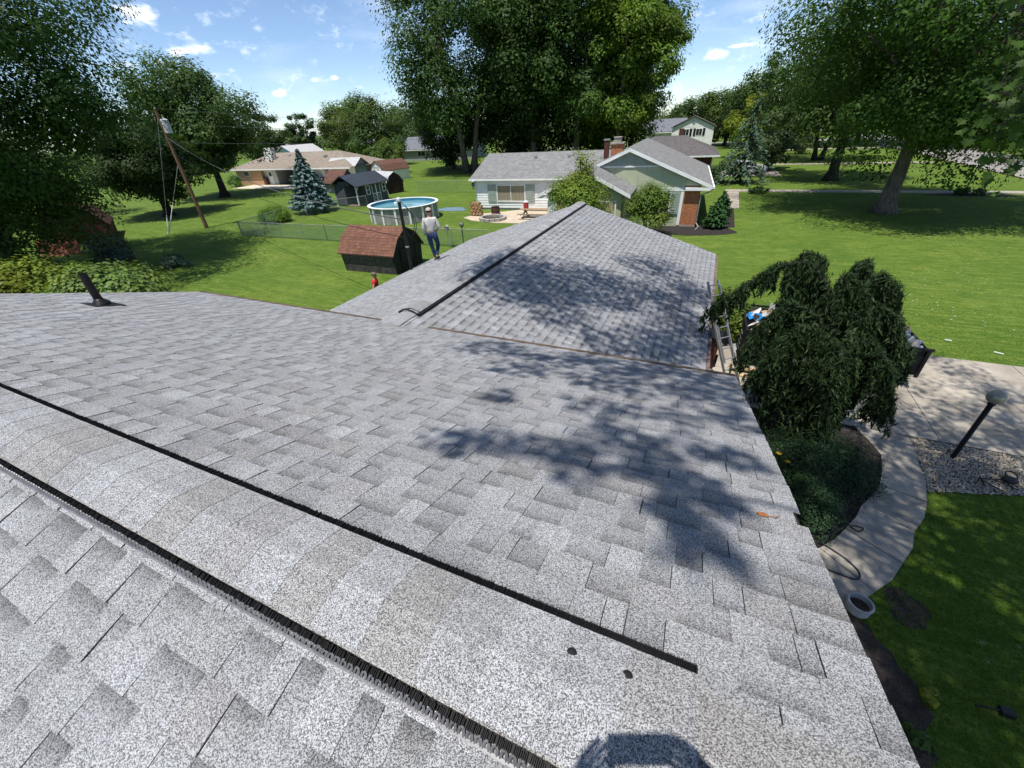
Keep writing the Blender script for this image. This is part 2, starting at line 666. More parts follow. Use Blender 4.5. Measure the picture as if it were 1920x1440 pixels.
path_poly = []
for k in range(len(PATH_IN) - 1):
    a, b_, c_, d_ = PATH_IN[k], PATH_IN[k + 1], PATH_OUT[k + 1], PATH_OUT[k]
    s_ = 0.012

    def sh(p, q_):
        l = math.hypot(q_[0] - p[0], q_[1] - p[1])
        return (p[0] + (q_[0] - p[0]) * s_ / l, p[1] + (q_[1] - p[1]) * s_ / l)
    pts = [sh(a, b_), mid_arc(a, b_, 0.03), sh(b_, a), sh(c_, d_), mid_arc(d_, c_, 0.05), sh(d_, c_)]
    sheet('path_slab', pts, -0.03, OLDCONC, pth, th=0.07 + 0.004 * (k % 2))
path_poly = PATH_IN + PATH_OUT[::-1]
sheet('path_bed', [(x, y) for x, y in path_poly], 0.014, SOIL, pth)
BED = [(0.4, 10.84), (4.55, 10.84), (4.95, 9.8), (4.66, 8.6), (4.15, 7.82), (3.7, 7.02), (3.2, 6.35), (2.3, 5.8), (0.3, 5.6)]
sheet('planting_bed', BED, 0.008, MULCH)
GRAVEL_POLY = [(5.53, 10.82), (5.45, 9.83), (5.30, 8.86), (7.0, 9.40), (9.5, 9.9), (11.5, 10.82)]
sheet('gravel_bed', GRAVEL_POLY, 0.008, SOIL)
SOILBED = [(0.8, 4.6), (2.9, 4.95), (3.3, 5.28), (3.52, 5.2), (3.6, 4.98), (3.74, 4.86), (3.78, 4.66), (3.95, 4.5), (3.9, 4.3), (4.02, 4.12), (3.86, 3.9), (3.9, 3.6), (3.7, 3.35), (3.72, 3.0), (3.5, 2.2), (3.4, 0.5), (0.8, -3)]
sheet('bare_bed', SOILBED, 0.010, SOIL)
sheet('worn_patch', blob(4.15, 5.75, 0.28, 0.36, seed=4), 0.009, SOIL)

# ------------------------------------------------------------------ our house: two roofs at right angles
UX0, UX1, URY, URZ, UEY, UEZ = -10.449, 0.712, 0.463, 5.685, 5.202, 4.066
MU = (URZ - UEZ) / (UEY - URY)
GX, GZ, GY, GHW, GD = -4.626, 4.212, 16.77, 5.148, 1.661
MG = GD / GHW
GEZ = GZ - GD
house = thing('split_level_house', 'split-level house with grey shingled roofs, roof ridge right under the viewer', 'house', (0, 0, 0))
SIDING = mat('cream_siding', (0.55, 0.52, 0.45), 0.7, 0.06, 2)
BRICK = mat('orange_brick', (0.42, 0.17, 0.075), 0.9, 0.22, 7, fine=(30, 0.2))
DECK = mat('roof_board', (0.04, 0.036, 0.033), 0.9, 0.2, 4)
TRIM = mat('tan_trim', (0.10, 0.07, 0.048), 0.7, 0.2, 5, fine=(40, 0.15))
OLDFASCIA = mat('peeling_fascia', (0.19, 0.13, 0.11), 0.85, 0.35, 7, fine=(30, 0.3))
SHINGLE = tone_mat('shingle_granules', 0.95, grain=0.66, gscale=390.0, bump=0.5)

# walls
w = MB().bx(-10.05, 0.3, -3.75, 4.72, 0, 3.95)
w.add([(0.3, -3.75, 3.95), (0.3, 4.72, 3.95), (0.3, URY, URZ - 0.16)], [(0, 1, 2)])
w.add([(-10.05, -3.75, 3.95), (-10.05, 4.72, 3.95), (-10.05, URY, URZ - 0.16)], [(0, 2, 1)])
w.build('upper_wall', SIDING, house)
w = MB().bx(GX - GHW + 0.45, GX + GHW - 0.45, 4.73, GY - 0.4, 0, 2.42)
x0, x1 = GX - GHW + 0.45, GX + GHW - 0.45
w.add([(x0, GY - 0.4, 2.42), (x1, GY - 0.4, 2.42), (GX, GY - 0.4, GZ - 0.16)], [(0, 1, 2)])
w.build('lower_wall', BRICK, house)
gd_ = MB().bx(x1, x1 + 0.04, 11.2, 15.6, 0.04, 2.15).build('garage_door', WHITE, house)
for k in range(1, 4):
    MB().bx(x1 + 0.041, x1 + 0.052, 11.25, 15.55, 0.04 + k * 0.53 - 0.012, 0.04 + k * 0.53 + 0.012).build('panel_groove', GALV, gd_)
for cy in (-2.2, 2.6):
    wn_ = MB().bx(0.3, 0.36, cy - 0.7, cy + 0.7, 2.35, 3.5).build('window', WHITE, house)
    MB().bx(0.361, 0.37, cy - 0.62, cy + 0.62, 2.43, 3.42).build('pane', GLASS, wn_)
# decks
q = MB()
t_ = 0.03
for sgn, ye, ze in ((1, UEY - 0.02, UEZ + 0.007), (-1, URY - (UEY - URY) + 0.02, UEZ + 0.007)):
    q.ext([(UX0 + .01, URY, URZ), (UX1 - .01, URY, URZ), (UX1 - .01, ye, ze), (UX0 + .01, ye, ze)], (0, 0, -t_))
q.build('upper_deck', DECK, house)
q = MB()
for sgn in (1, -1):
    xe = GX + sgn * (GHW - 0.02)
    q.ext([(GX, 4.75, GZ), (GX, GY - .01, GZ), (xe, GY - .01, GEZ + 0.006), (xe, 4.75, GEZ + 0.006)], (0, 0, -t_))
q.build('lower_deck', DECK, house)
# edge boards
q = MB().bx(UX0 - 0.01, UX1 + 0.01, UEY - 0.005, UEY + 0.105, UEZ - 0.16, UEZ - 0.004)
q.build('eave_board', TRIM, house)
for xx in (UX1 - 0.04, UX0 + 0.02):
    q = MB()
    for ye in (UEY - 0.01, 2 * URY - UEY):
        q.ext([(xx, URY, URZ - 0.012), (xx, ye, UEZ - 0.010), (xx, ye, UEZ - 0.17), (xx, URY, URZ - 0.17)], (0.02, 0, 0))
    q.build('rake_board', TRIM, house)
yy = 5.3
segs = [(yy, 8.1), (8.105, 11.0), (11.005, 13.9), (13.905, GY - 0.02)]
for i, (a, b_) in enumerate(segs):
    MB().bx(GX + GHW - 0.012, GX + GHW + 0.085 + 0.008 * (i % 2), a, b_, GEZ - 0.14, GEZ - 0.012 - 0.006 * (i % 2)).build('eave_fascia', OLDFASCIA, house)
MB().bx(GX - GHW - 0.03, GX - GHW + 0.01, 5.3, GY - 0.02, GEZ - 0.15, GEZ - 0.006).build('eave_fascia', TRIM, house)
for sgn in (1, -1):
    MB().ext([(GX, GY - .01, GZ - .012), (GX + sgn * GHW, GY - .01, GEZ - .012), (GX + sgn * GHW, GY - .01, GEZ - .15), (GX, GY - .01, GZ - .15)], (0, 0.02, 0)).build('rake_board', TRIM, house)

# shingles -----------------------------------------------------------
TONES = [(0.268, 0.272, 0.284), (0.290, 0.294, 0.306), (0.250, 0.254, 0.264), (0.243, 0.243, 0.247), (0.238, 0.231, 0.227), (0.262, 0.263, 0.268)]
TW = [6, 4, 4, 3, 1, 4]
all_sh = []      # (score, MB)
srg = random.Random(21)


def make_slope(O, u, v, n, length, span, e, seed, contrast=1.0, cut=None, tabw=1.0):
    """laminated shingles in courses: O eave corner, u along the eave, v up the slope"""
    O, u, v, n = Vector(O), Vector(u).normalized(), Vector(v).normalized(), Vector(n).normalized()
    g = random.Random(seed)
    nc = int(span / e)
    for i in range(nc + 1):
        v0 = i * e
        v1 = min(span, v0 + e * 1.06)
        if v1 - v0 < 0.03:
            continue
        a = -g.choice((0.0, 0.15, 0.31, 0.46, 0.62, 0.77)) - g.uniform(0, .08)
        while a < length:
            ln = 1.06
            s0, s1 = max(0.0, a), min(length, a + ln - 0.003)
            a += ln
            if s1 - s0 < 0.05:
                continue
            m = MB()
            # cut points of the teeth
            cuts = [s0]
            up = g.random() < 0.5
            x = s0 + g.uniform(0.06, 0.2) * tabw
            while x < s1 - 0.05:
                cuts.append(x)
                x += g.choice((0.11, 0.14, 0.17, 0.2, 0.24)) * g.uniform(0.92, 1.1) * tabw
            cuts.append(s1)
            base = srg.choices(TONES, TW)[0]
            wob = g.uniform(-.003, .003)
            for k in range(len(cuts) - 1):
                c0, c1 = cuts[k], cuts[k + 1] - (g.uniform(0.002, 0.0042) if g.random() < 0.4 else 0.0)
                tn = srg.choices(TONES, TW)[0]
                tn = tuple(0.45 * p + 0.55 * q_ for p, q_ in zip(base, tn))
                f_ = g.uniform(0.93, 1.07) * (1.02 if up else 0.965)
                tn = tuple(t * f_ for t in tn)
                h0 = 0.0125 if up else 0.0072
                lift = g.uniform(0, 0.002)
                h1 = 0.0045
                vb = v0 + wob + (0 if up else 0.004)
                tp = 0.006 if up else 0.0
                p = [O + u * (c0 + tp * 0) + v * vb + n * (h0 + lift), O + u * c1 + v * vb + n * (h0 + lift),
                     O + u * c1 + v * v1 + n * h1, O + u * c0 + v * v1 + n * h1,
                     O + u * c0 + v * vb, O + u * c1 + v * vb]
                vm = 0.5 if not up else 0.62
                pm0 = O + u * c0 + v * (vb + (v1 - vb) * vm) + n * (h0 + (h1 - h0) * vm + lift * (1 - vm))
                pm1 = O + u * c1 + v * (vb + (v1 - vb) * vm) + n * (h0 + (h1 - h0) * vm + lift * (1 - vm))
                b0 = len(m.v)
                m.v += [tuple(q_) for q_ in (p[0], p[1], pm1, pm0, p[2], p[3], p[4], p[5])]
                m.f += [(b0, b0 + 1, b0 + 2, b0 + 3), (b0 + 3, b0 + 2, b0 + 4, b0 + 5), (b0 + 6, b0 + 7, b0 + 1, b0), (b0 + 6, b0, b0 + 3, b0 + 5), (b0 + 7, b0 + 4, b0 + 2, b0 + 1)]
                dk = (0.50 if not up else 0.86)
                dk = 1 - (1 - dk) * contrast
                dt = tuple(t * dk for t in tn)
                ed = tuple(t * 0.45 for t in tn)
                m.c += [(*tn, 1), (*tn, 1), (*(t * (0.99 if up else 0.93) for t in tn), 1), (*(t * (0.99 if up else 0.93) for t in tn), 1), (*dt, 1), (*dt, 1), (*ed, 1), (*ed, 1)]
                up = not up
            cen = O + u * ((s0 + s1) / 2) + v * ((v0 + v1) / 2)
            if cut and cut(cen):
                continue
            d = cen - CAM
            dep = d.dot(fwd)
            sx, sy = d.dot(r2) / max(dep, .01), d.dot(d2) / max(dep, .01)
            vis = dep > 0.1 and abs(sx) < 1.35 and abs(sy) < 1.05
            score = (s1 - s0) * abs(n.dot(d)) / d.length ** 3 if vis else 0.0
            all_sh.append((score, m))


EU = 0.1545
sU = math.hypot(UEY - URY, URZ - UEZ)
vU = Vector((0, -(UEY - URY), URZ - UEZ)).normalized()
make_slope((UX0 - 0.012, UEY + 0.012, UEZ), (1, 0, 0), vU, (0, MU, 1), UX1 - UX0 + 0.024, sU - 0.02, EU, 3, tabw=.9)
vN = Vector((0, (UEY - URY), URZ - UEZ)).normalized()
make_slope((UX1 + 0.012, 2 * URY - UEY, UEZ), (-1, 0, 0), vN, (0, -MU, 1), UX1 - UX0 + 0.024, sU - 0.02, EU, 5, 1.1, tabw=.9)
EG = 0.1626
sG = math.hypot(GHW, GD)
make_slope((GX + GHW + 0.01, GY + 0.01, GEZ), (0, -1, 0), Vector((-GHW, 0, GD)), (MG, 0, 1), GY - 4.78, sG - 0.02, EG, 8, 1.3, tabw=.85)
make_slope((GX - GHW - 0.01, 4.78, GEZ), (0, 1, 0), Vector((GHW, 0, GD)), (-MG, 0, 1), GY - 4.78, sG - 0.02, EG, 9, 0.8)
all_sh.sort(key=lambda t: -t[0])
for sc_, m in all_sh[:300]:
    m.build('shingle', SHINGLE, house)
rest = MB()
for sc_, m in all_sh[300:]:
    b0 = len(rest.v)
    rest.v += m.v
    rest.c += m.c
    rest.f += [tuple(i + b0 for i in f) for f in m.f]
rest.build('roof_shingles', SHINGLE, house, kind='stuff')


# ridge caps and vents -------------------------------------------------
def cap_piece(p0, p1, half, rise, slope_l, slope_r, axis_side, tone, lift0, lift1, thick=0.0026, wob=0.0):
    """one bent cap shingle from p0 to p1 along the ridge"""
    m = MB()
    n = 8
    side = Vector(axis_side)
    for (p, lf) in ((p0, lift0), (p1, lift1)):
        for k in range(n + 1):
            t = -1 + 2 * k / n
            drop = (slope_l if t < 0 else slope_r) * half * abs(t)
            rnd_ = 0.22 * half * (slope_l + slope_r) / 2 * (1 - abs(t)) ** 2
            hf = half * (1 + wob if t > 0 else 1)
            drop = (slope_l if t < 0 else slope_r) * hf * abs(t)
            m.v.append(tuple(Vector(p) + side * (t * hf) + Vector((0, 0, rise + lf - drop - rnd_))))
            f_ = 0.95 + 0.1 * (k % 2 == 0)
            m.c.append((*(c * f_ for c in tone), 1))
    w_ = n + 1
    for k in range(n):
        m.f.append((k, k + 1, w_ + k + 1, w_ + k))
    b0 = len(m.v)
    for k in range(n + 1):          # butt edge
        v = m.v[w_ + k]
        m.v.append((v[0], v[1], v[2] - thick))
        m.c.append((*(c * 0.92 for c in tone), 1))
    for k in range(n):
        m.f.append((w_ + k, w_ + k + 1, b0 + k + 1, b0 + k))
    return m


VENT_X1 = 0.216
CAPT = [(0.282, 0.286, 0.297), (0.262, 0.264, 0.27), (0.235, 0.231, 0.228), (0.272, 0.275, 0.284), (0.246, 0.245, 0.247), (0.298, 0.302, 0.313)]
x = UX0
k = 0
while x < UX1 - 0.06:
    L_ = 0.19 + rnd.uniform(-.01, .01)
    on_vent = x + L_ < VENT_X1 + 0.06
    rise = 0.052 if on_vent else 0.024
    x1_ = x + L_ + 0.01 if UX1 - x - L_ > 0.06 else UX1 + 0.014
    cap_piece((x, URY, URZ), (x1_, URY, URZ), 0.148 if on_vent else 0.145, rise, MU, MU, (0, 1, 0), CAPT[rnd.randrange(6)] if k % 3 else CAPT[2 * (k % 2)], 0.0, 0.0022, wob=0.27 if on_vent else 0.1).build('ridge_cap', SHINGLE, house, smooth=False)
    x += L_
    k += 1
VENTBLK = mat('vent_plastic', (0.012, 0.012, 0.013), 0.6, 0.15, 20, spec=0.2)
VENTGRY = mat('vent_flange', (0.16, 0.16, 0.17), 0.35, 0.15, 20, spec=0.5)
for sgn in (-1, 1):
    he = 0.146 if sgn < 0 else 0.186
    ye = URY + sgn * he           # edge of the caps
    ze = URZ - MU * he
    dn = Vector((0, sgn, -MU)).normalized()     # down the slope
    nm = Vector((0, sgn * MU, 1)).normalized()
    E0 = Vector((0, ye, ze))
    fr = MB()
    a0 = E0 + dn * (0.006 if sgn < 0 else 0.016) + nm * 0.016
    fr.beam(a0 + Vector((UX0, 0, 0)), a0 + Vector((VENT_X1, 0, 0)), 0.02 if sgn < 0 else 0.044, 0.014, nm)
    ov = fr.build('ridge_vent', VENTBLK, house)
    a0 = E0 + dn * (0.038 if sgn < 0 else 0.044) + nm * 0.014
    fl = MB().beam(a0 + Vector((UX0, 0, 0)), a0 + Vector((VENT_X1, 0, 0)), 0.008, 0.008, nm)
    fl.build('vent_flange', VENTGRY if sgn < 0 else VENTBLK, ov)
    teeth = MB()
    arch = MB()
    x = max(UX0, -7.0)
    i = 0
    while x < VENT_X1 - 0.004:
        hgt = (0.019 if sgn < 0 else 0.012) + rnd.uniform(-.003, .004)
        ln_ = (0.009 if sgn < 0 else 0.019) + rnd.uniform(-.002, .003)
        if i % 9 != 8:
            teeth.ob(E0 + Vector((x, 0, 0)) + dn * (0.007 if sgn < 0 else 0.016) + nm * (0.022 + hgt / 2), (0.0011, 0, 0), dn * ln_, nm * hgt / 2)
        if i % 5 == 0:
            pts = []
            for a_ in range(8):
                t = math.pi * a_ / 7
                pts.append(E0 + Vector((x + 0.012 - 0.0085 * math.cos(t), 0, 0)) + dn * ((0.036 - 0.019 * math.sin(t)) if sgn < 0 else (0.044 - 0.014 * math.sin(t))) + nm * (0.016 + 0.012 * math.sin(t)))
            arch.tube(pts, 0.0042, 4)
        x += 0.0051 + rnd.uniform(-.0007, .0007)
        i += 1
    teeth.build('vent_teeth', VENTBLK, ov, kind='stuff')
    arch.build('vent_arches', VENTGRY if sgn < 0 else VENTBLK, ov, kind='stuff')
# sealed nail heads by the vent end
for nx, ny in ((-0.128, 0.556), (0.03, 0.560)):
    z = URZ - MU * abs(ny - URY)
    q = MB()
    q.lathe([(0.017, 0), (0.015, 0.004), (0.006, 0.006)], 10, (nx, ny, z + 0.046))
    q.build('sealant_dab', BLACK, house)
# lower ridge
y = 4.72
k = 0
while y < GY:
    L_ = 0.2 + rnd.uniform(-.01, .01)
    onv = y > 5.45
    cap_piece((GX, y, GZ), (GX, min(GY, y + L_ + .01), GZ), 0.2 if onv else 0.17, 0.062 if onv else 0.028, MG, MG, (1, 0, 0), tuple(c * 0.96 for c in CAPT[rnd.randrange(6)]), 0.0, 0.008).build('ridge_cap', SHINGLE, house)
    y += L_
    k += 1
for sgn in (1, -1):
    xb = GX + sgn * 0.205
    zb = GZ - MG * 0.205
    q = MB().beam((xb, 5.45, zb + 0.03), (xb, GY - .05, zb + 0.03), 0.06, 0.05, (sgn * MG, 0, 1))
    v_ = q.build('ridge_vent', VENTBLK, house)
q = MB().tube([(GX - 0.2, 5.44, GZ - 0.02), (GX - 0.1, 5.44, GZ + 0.035), (GX, 5.44, GZ + 0.05), (GX + 0.1, 5.44, GZ + 0.03), (GX + 0.21, 5.44, GZ - 0.02)], 0.014, 6)
q.build('vent_end_bead', VENTBLK, house)
# plumbing vent pipe with its rubber boot
px_, py_ = -8.62, 2.89
pz_ = URZ - MU * (py_ - URY)
q = MB().lathe([(0.055, -0.1), (0.055, 0.52), (0.045, 0.52), (0.045, 0.3)], 16, (px_, py_, pz_))
vp_ = q.build('vent_pipe', BLACK, house, smooth=False)
MB().lathe([(0.13, 0.0), (0.115, 0.035), (0.065, 0.08), (0.058, 0.10)], 16, (px_, py_, pz_ + 0.02)).build('pipe_boot', BLACK, vp_, smooth=True)
MB().ob((px_ + 0.02, py_ + 0.02, pz_ + 0.016), Vector((0.2, 0, 0)), vU * 0.2, Vector((0, MU, 1)).normalized() * 0.005).build('flashing', DARKMETAL, vp_)

# ------------------------------------------------------------------ neighbouring buildings
GREYROOF = mat('grey_roof_shingle', (0.205, 0.205, 0.20), 0.95, 0.16, 2.5, fine=(16, 0.22), bump=0.4, bscale=30, stretch=(1, 1, 3))
TANROOF = mat('tan_roof_shingle', (0.245, 0.205, 0.165), 0.95, 0.12, 1.5, fine=(9, 0.15), stretch=(1, 1, 4))
BROWNROOF = mat('brown_roof_shingle', (0.13, 0.065, 0.048), 0.95, 0.15, 2.5, fine=(12, 0.2))
CHARROOF = mat('charcoal_roof_shingle', (0.11, 0.10, 0.10), 0.95, 0.15, 2.5, fine=(12, 0.25))
SAGE = mat('sage_siding', (0.44, 0.47, 0.31), 0.75, 0.05, 2)
SAGEDARK = mat('sage_shutter', (0.33, 0.38, 0.33), 0.75, 0.08, 2)
TANBRICK = mat('tan_brick', (0.48, 0.30, 0.165), 0.9, 0.15, 5, fine=(20, 0.15))
REDBRICK = mat('dark_red_brick', (0.11, 0.045, 0.035), 0.9, 0.2, 5, fine=(20, 0.2))
CURTAIN = mat('beige_curtain', (0.30, 0.27, 0.19), 0.9, 0.25, 3, stretch=(9, 9, 0.3))
CREAM = mat('garage_door_cream', (0.42, 0.37, 0.24), 0.7, 0.06, 2)


def part(name, m, parent, *boxes):
    q = MB()
    for b_ in boxes:
        q.bx(*b_)
    return q.build(name, m, parent)


def gable_roof(q, xl, xr, y0, y1, xm, ze, zr, th=0.12):
    """ridge along y; returns two slabs"""
    q.ext([(xl, y0, ze), (xm, y0, zr), (xm, y1, zr), (xl, y1, ze)], (0, 0, -th))
    q.ext([(xm, y0, zr), (xr, y0, ze), (xr, y1, ze), (xm, y1, zr)], (0, 0, -th))


def win(parent, x0, x1, z0, z1, y, m_frame=None, pane=None, mull=1, fw_=0.06, ax='y', sgn=-1):
    """window in a wall; ax y: wall plane at y facing sgn*y; ax x likewise"""
    d = 0.05

    def B(q, u0, u1, w0, w1, e0, e1):
        lo, hi = sorted((y + sgn * e0, y + sgn * e1))
        if ax == 'y':
            q.bx(u0, u1, lo, hi, w0, w1)
        else:
            q.bx(lo, hi, u0, u1, w0, w1)
    f = MB()
    B(f, x0 - fw_, x1 + fw_, z1, z1 + fw_, 0, d)
    B(f, x0 - fw_, x1 + fw_, z0 - fw_, z0, 0, d)
    B(f, x0 - fw_, x0, z0, z1, 0, d)
    B(f, x1, x1 + fw_, z0, z1, 0, d)
    for k in range(1, mull + 1):
        xm = x0 + (x1 - x0) * k / (mull + 1)
        B(f, xm - 0.025, xm + 0.025, z0, z1, 0, d - 0.008)
    fo = f.build('window', m_frame or WHITE, parent)
    p = MB()
    for k in range(mull + 1):
        p = MB()
        a, b_ = x0 + (x1 - x0) * k / (mull + 1), x0 + (x1 - x0) * (k + 1) / (mull + 1)
        B(p, a + 0.005, b_ - 0.005, z0, z1, 0.0, 0.018)
        p.build('pane', pane or GLASS, fo)
    return fo


# the neighbour beyond the lower roof: white wing, sage gables, orange brick
nb = thing('neighbour_house', 'white and sage-green ranch house with orange brick corner behind the lower roof', 'house', (-0.75, 33.35, 0), R_(3.5))
WY = 5.7       # wing front
part('wall', WHITE, nb, (-19.75, -10.3, WY, WY + 7.5, 0, 2.6))
for k in range(11):
    z = 0.12 + 0.225 * k
    q = MB()
    q.ext([(-19.78, WY - 0.003, z + 0.224), (-19.78, WY - 0.004, z), (-19.78, WY - 0.04, z), (-19.78, WY - 0.012, z + 0.224)], (9.48, 0, 0))
    q.build('siding_board', WHITE, nb)
q = MB()
q.ext([(-20.35, WY - 0.28, 2.66), (-6.0, WY - 0.28, 2.66), (-6.0, WY + 4.9, 4.42), (-20.35, WY + 4.9, 4.42)], (0, 0, -0.12))
q.ext([(-20.35, WY + 4.9, 4.42), (-6.0, WY + 4.9, 4.42), (-6.0, WY + 10.2, 2.66), (-20.35, WY + 10.2, 2.66)], (0, 0, -0.12))
rf = q.build('wing_roof', GREYROOF, nb)
part('wing_gutter', WHITE, nb, (-20.4, -10.6, WY - 0.38, WY - 0.285, 2.50, 2.63))
q = MB().add([(-19.7, WY, 2.6), (-19.7, WY + 7.5, 2.6), (-19.7, WY + 7.5, 3.4), (-19.7, WY + 4.9, 4.28)], [(0, 1, 2, 3)])
q.build('gable_end', WHITE, nb)
for x in (-14.9, -11.6):
    MB().bx(x - .12, x + .12, WY + 3.4, WY + 3.65, 3.9, 4.18).build('roof_vent', GALV, rf)
win(nb, -17.6, -14.9, 0.75, 2.05, WY - 0.04, pane=CURTAIN, mull=1, fw_=0.09)
for x in (-18.6, -14.75):
    s_ = part('shutter', SAGEDARK, nb, (x, x + 0.85, WY - 0.09, WY - 0.04, 0.62, 2.15))
    for k in range(7):
        part('shutter_slat', SAGEDARK, s_, (x + .1, x + .75, WY - 0.103, WY - 0.091, 0.72 + k * .2, 0.82 + k * .2))
win(nb, -12.2, -10.9, 1.1, 2.1, WY - 0.04, mull=0)
q = MB().tube([(-19.9, WY - 0.6, 2.5), (-19.82, WY - 0.1, 2.3), (-19.82, WY - 0.08, 0.2), (-19.95, WY - 0.3, 0.06)], 0.045, 6)
q.build('downspout', WHITE, nb)
# main gable
part('main_wall', SAGE, nb, (-10.3, -1.05, 0, 9.5, 0, 2.7))
part('brick_wall', BRICK, nb, (-1.05, 0, -0.02, 11.5, 0.12, 2.68))
part('foundation', OLDCONC, nb, (-1.06, 0.02, -0.04, 11.5, 0, 0.12))
q = MB()
AP = -5.0
q.ext([(-10.4, 0.0, 2.7), (0, 0.0, 2.7), (AP, 0.0, 4.93)], (0, 0.12, 0))
q.build('gable_wall', SAGE, nb)
q = MB()
for k in range(11):
    xx = -9.2 + k * 0.82
    top = 2.7 + (4.93 - 2.7) * (1 - abs(xx - AP) / 5.2) - 0.1
    if top > 2.9:
        q.bx(xx - .012, xx + .012, -0.012, 0.001, 2.7, top)
q.build('batten', SAGEDARK, nb, kind='stuff')
for k in range(5):
    hw_ = 1.7 * (1 - k / 6.0)
    part('gable_louvre', SAGEDARK, nb, (AP - hw_, AP + hw_, -0.05, -0.013, 4.02 + .13 * k, 4.12 + .13 * k))
part('gable_band', WHITE, nb, (AP - 2.1, AP + 2.1, -0.06, -0.012, 3.9, 3.99))
q = MB()
gable_roof(q, -10.6, 0.72, -0.26, 13.6, AP, 2.72, 5.12)
rf2 = q.build('main_roof', GREYROOF, nb)
for sg, xe in ((1, 0.70), (-1, -10.55)):
    MB().ext([(AP, -0.265, 5.10), (xe, -0.265, 2.72), (xe, -0.265, 2.50), (AP, -0.265, 4.88)], (0, -0.04, 0)).build('barge_board', WHITE, nb)
part('eave_return', WHITE, nb, (-1.0, 0.68, -0.30, -0.05, 2.42, 2.6))
part('gutter', WHITE, nb, (0.725, 0.83, -0.5, 13.5, 2.56, 2.68))
part('corner_trim', WHITE, nb, (-1.25, -1.06, -0.03, 0.1, 0.1, 2.6))
part('frieze', WHITE, nb, (-2.6, 0, -0.045, -0.022, 2.36, 2.6))
win(nb, -2.55, -1.95, 1.0, 2.25, -0.0, mull=0)
s_ = part('shutter', SAGEDARK, nb, (-1.85, -1.28, -0.07, -0.005, 0.85, 2.3))
part('shutter_slat', SAGEDARK, s_, *[(-1.76, -1.37, -0.082, -0.071, 0.95 + .17 * k, 1.04 + .17 * k) for k in range(8)])
q = MB().tube([(0.78, -0.45, 2.58), (0.5, -0.2, 2.3), (0.06, -0.08, 2.15), (0.06, -0.08, 0.3), (0.25, -0.5, 0.12), (0.05, -1.3, 0.06)], 0.05, 6)
q.build('downspout', GALV, nb)
# front garage with its own low gable
part('garage_wall', SAGE, nb, (-10.0, -4.9, -3.3, 0, 0, 2.6))
q = MB().ext([(-10.2, -3.3, 2.6), (-4.7, -3.3, 2.6), (-7.4, -3.3, 4.0)], (0, 0.1, 0))
q.build('garage_gable', SAGE, nb)
q = MB()
gable_roof(q, -10.75, -4.3, -3.6, 2.5, -7.45, 2.62, 4.18)
q.build('garage_roof', GREYROOF, nb)
for xe in (-10.73, -4.32):
    MB().ext([(-7.45, -3.61, 4.16), (xe, -3.61, 2.62), (xe, -3.61, 2.40), (-7.45, -3.61, 3.94)], (0, -0.04, 0)).build('barge_board', WHITE, nb)
part('garage_return', WHITE, nb, (-10.7, -10.02, -3.6, -3.31, 2.4, 2.55))
part('garage_side', WHITE, nb, (-10.03, -9.4, -3.36, -3.31, 0.0, 2.2))
gdr = part('garage_door', CREAM, nb, (-9.35, -5.3, -3.37, -3.31, 0.05, 2.15))
part('door_casing', WHITE, gdr, (-9.43, -9.35, -3.39, -3.31, 0, 2.24), (-9.35, -5.3, -3.39, -3.31, 2.15, 2.24), (-5.3, -5.22, -3.39, -3.31, 0, 2.24))
# chimneys
ch = part('chimney', BRICK, nb, (-7.3, -6.35, 6.2, 7.1, 3.9, 5.05))
part('chimney_cap', OLDCONC, ch, (-7.4, -6.25, 6.1, 7.2, 5.05, 5.17))
part('chimney_flue', OLDCONC, ch, (-7.1, -6.55, 6.35, 6.95, 5.17, 5.5), (-7.15, -6.5, 6.3, 7.0, 5.5, 5.56))
ch2 = part('side_chimney', REDBRICK, nb, (-8.05, -7.65, 7.2, 7.6, 3.9, 5.3))
part('chimney_cap', GALV, ch2, (-8.1, -7.6, 7.15, 7.65, 5.3, 5.4))

# patio behind the wing, fire ring, table, log pile, cooler
PATIO = mat('tan_patio', (0.50, 0.42, 0.31), 0.9, 0.1, 1.5, fine=(30, 0.1))
sheet('patio', [(-20.0, 33.4), (-18.6, 32.4), (-16.4, 31.9), (-13.9, 32.1), (-11.6, 32.0), (-11.6, 37.9), (-15.2, 38.6), (-17.5, 36.6), (-19.6, 35.0)], 0.004, PATIO, th=0.03)
sheet('mulch_strip', [(-20.9, 37.6), (-11.7, 38.2), (-11.7, 38.9), (-20.9, 38.6)], 0.016, MULCH)
STONE = mat('pale_stone', (0.42, 0.39, 0.34), 0.9, 0.2, 4)
fp = thing('fire_pit', 'round stone fire pit ring full of ash on the patio', 'fire pit', (-16.9, 33.1, 0.034))
for k in range(16):
    t = 2 * math.pi * k / 16
    q = MB().ob((1.05 * math.cos(t), 1.05 * math.sin(t), 0.11), Vector((-math.sin(t), math.cos(t), 0)) * 0.195, Vector((math.cos(t), math.sin(t), 0)) * 0.13, (0, 0, 0.11 + 0.01 * (k % 3)))
    q.build('ring_stone', STONE, fp)
MB().lathe([(0.9, 0), (0.9, 0.06), (0.4, 0.09)], 20).build('ash_bed', SOIL, fp)
lp = thing('log_pile', 'round metal rack stacked with split firewood on the patio', 'log pile', (-19.2, 34.4, 0.034))
for j in range(4):
    for k in range(4 - (j % 2)):
        x = -0.45 + 0.3 * k + (0.15 if j % 2 else 0)
        q = MB().tube([(x, -0.22, 0.2 + .27 * j), (x + rnd.uniform(-.03, .03), 0.24, 0.2 + .27 * j)], 0.145 + rnd.uniform(-.02, .01), 7)
        q.build('log', mat('cut_wood_end', (0.42, 0.26, 0.13), 0.9, 0.35, 8), lp)
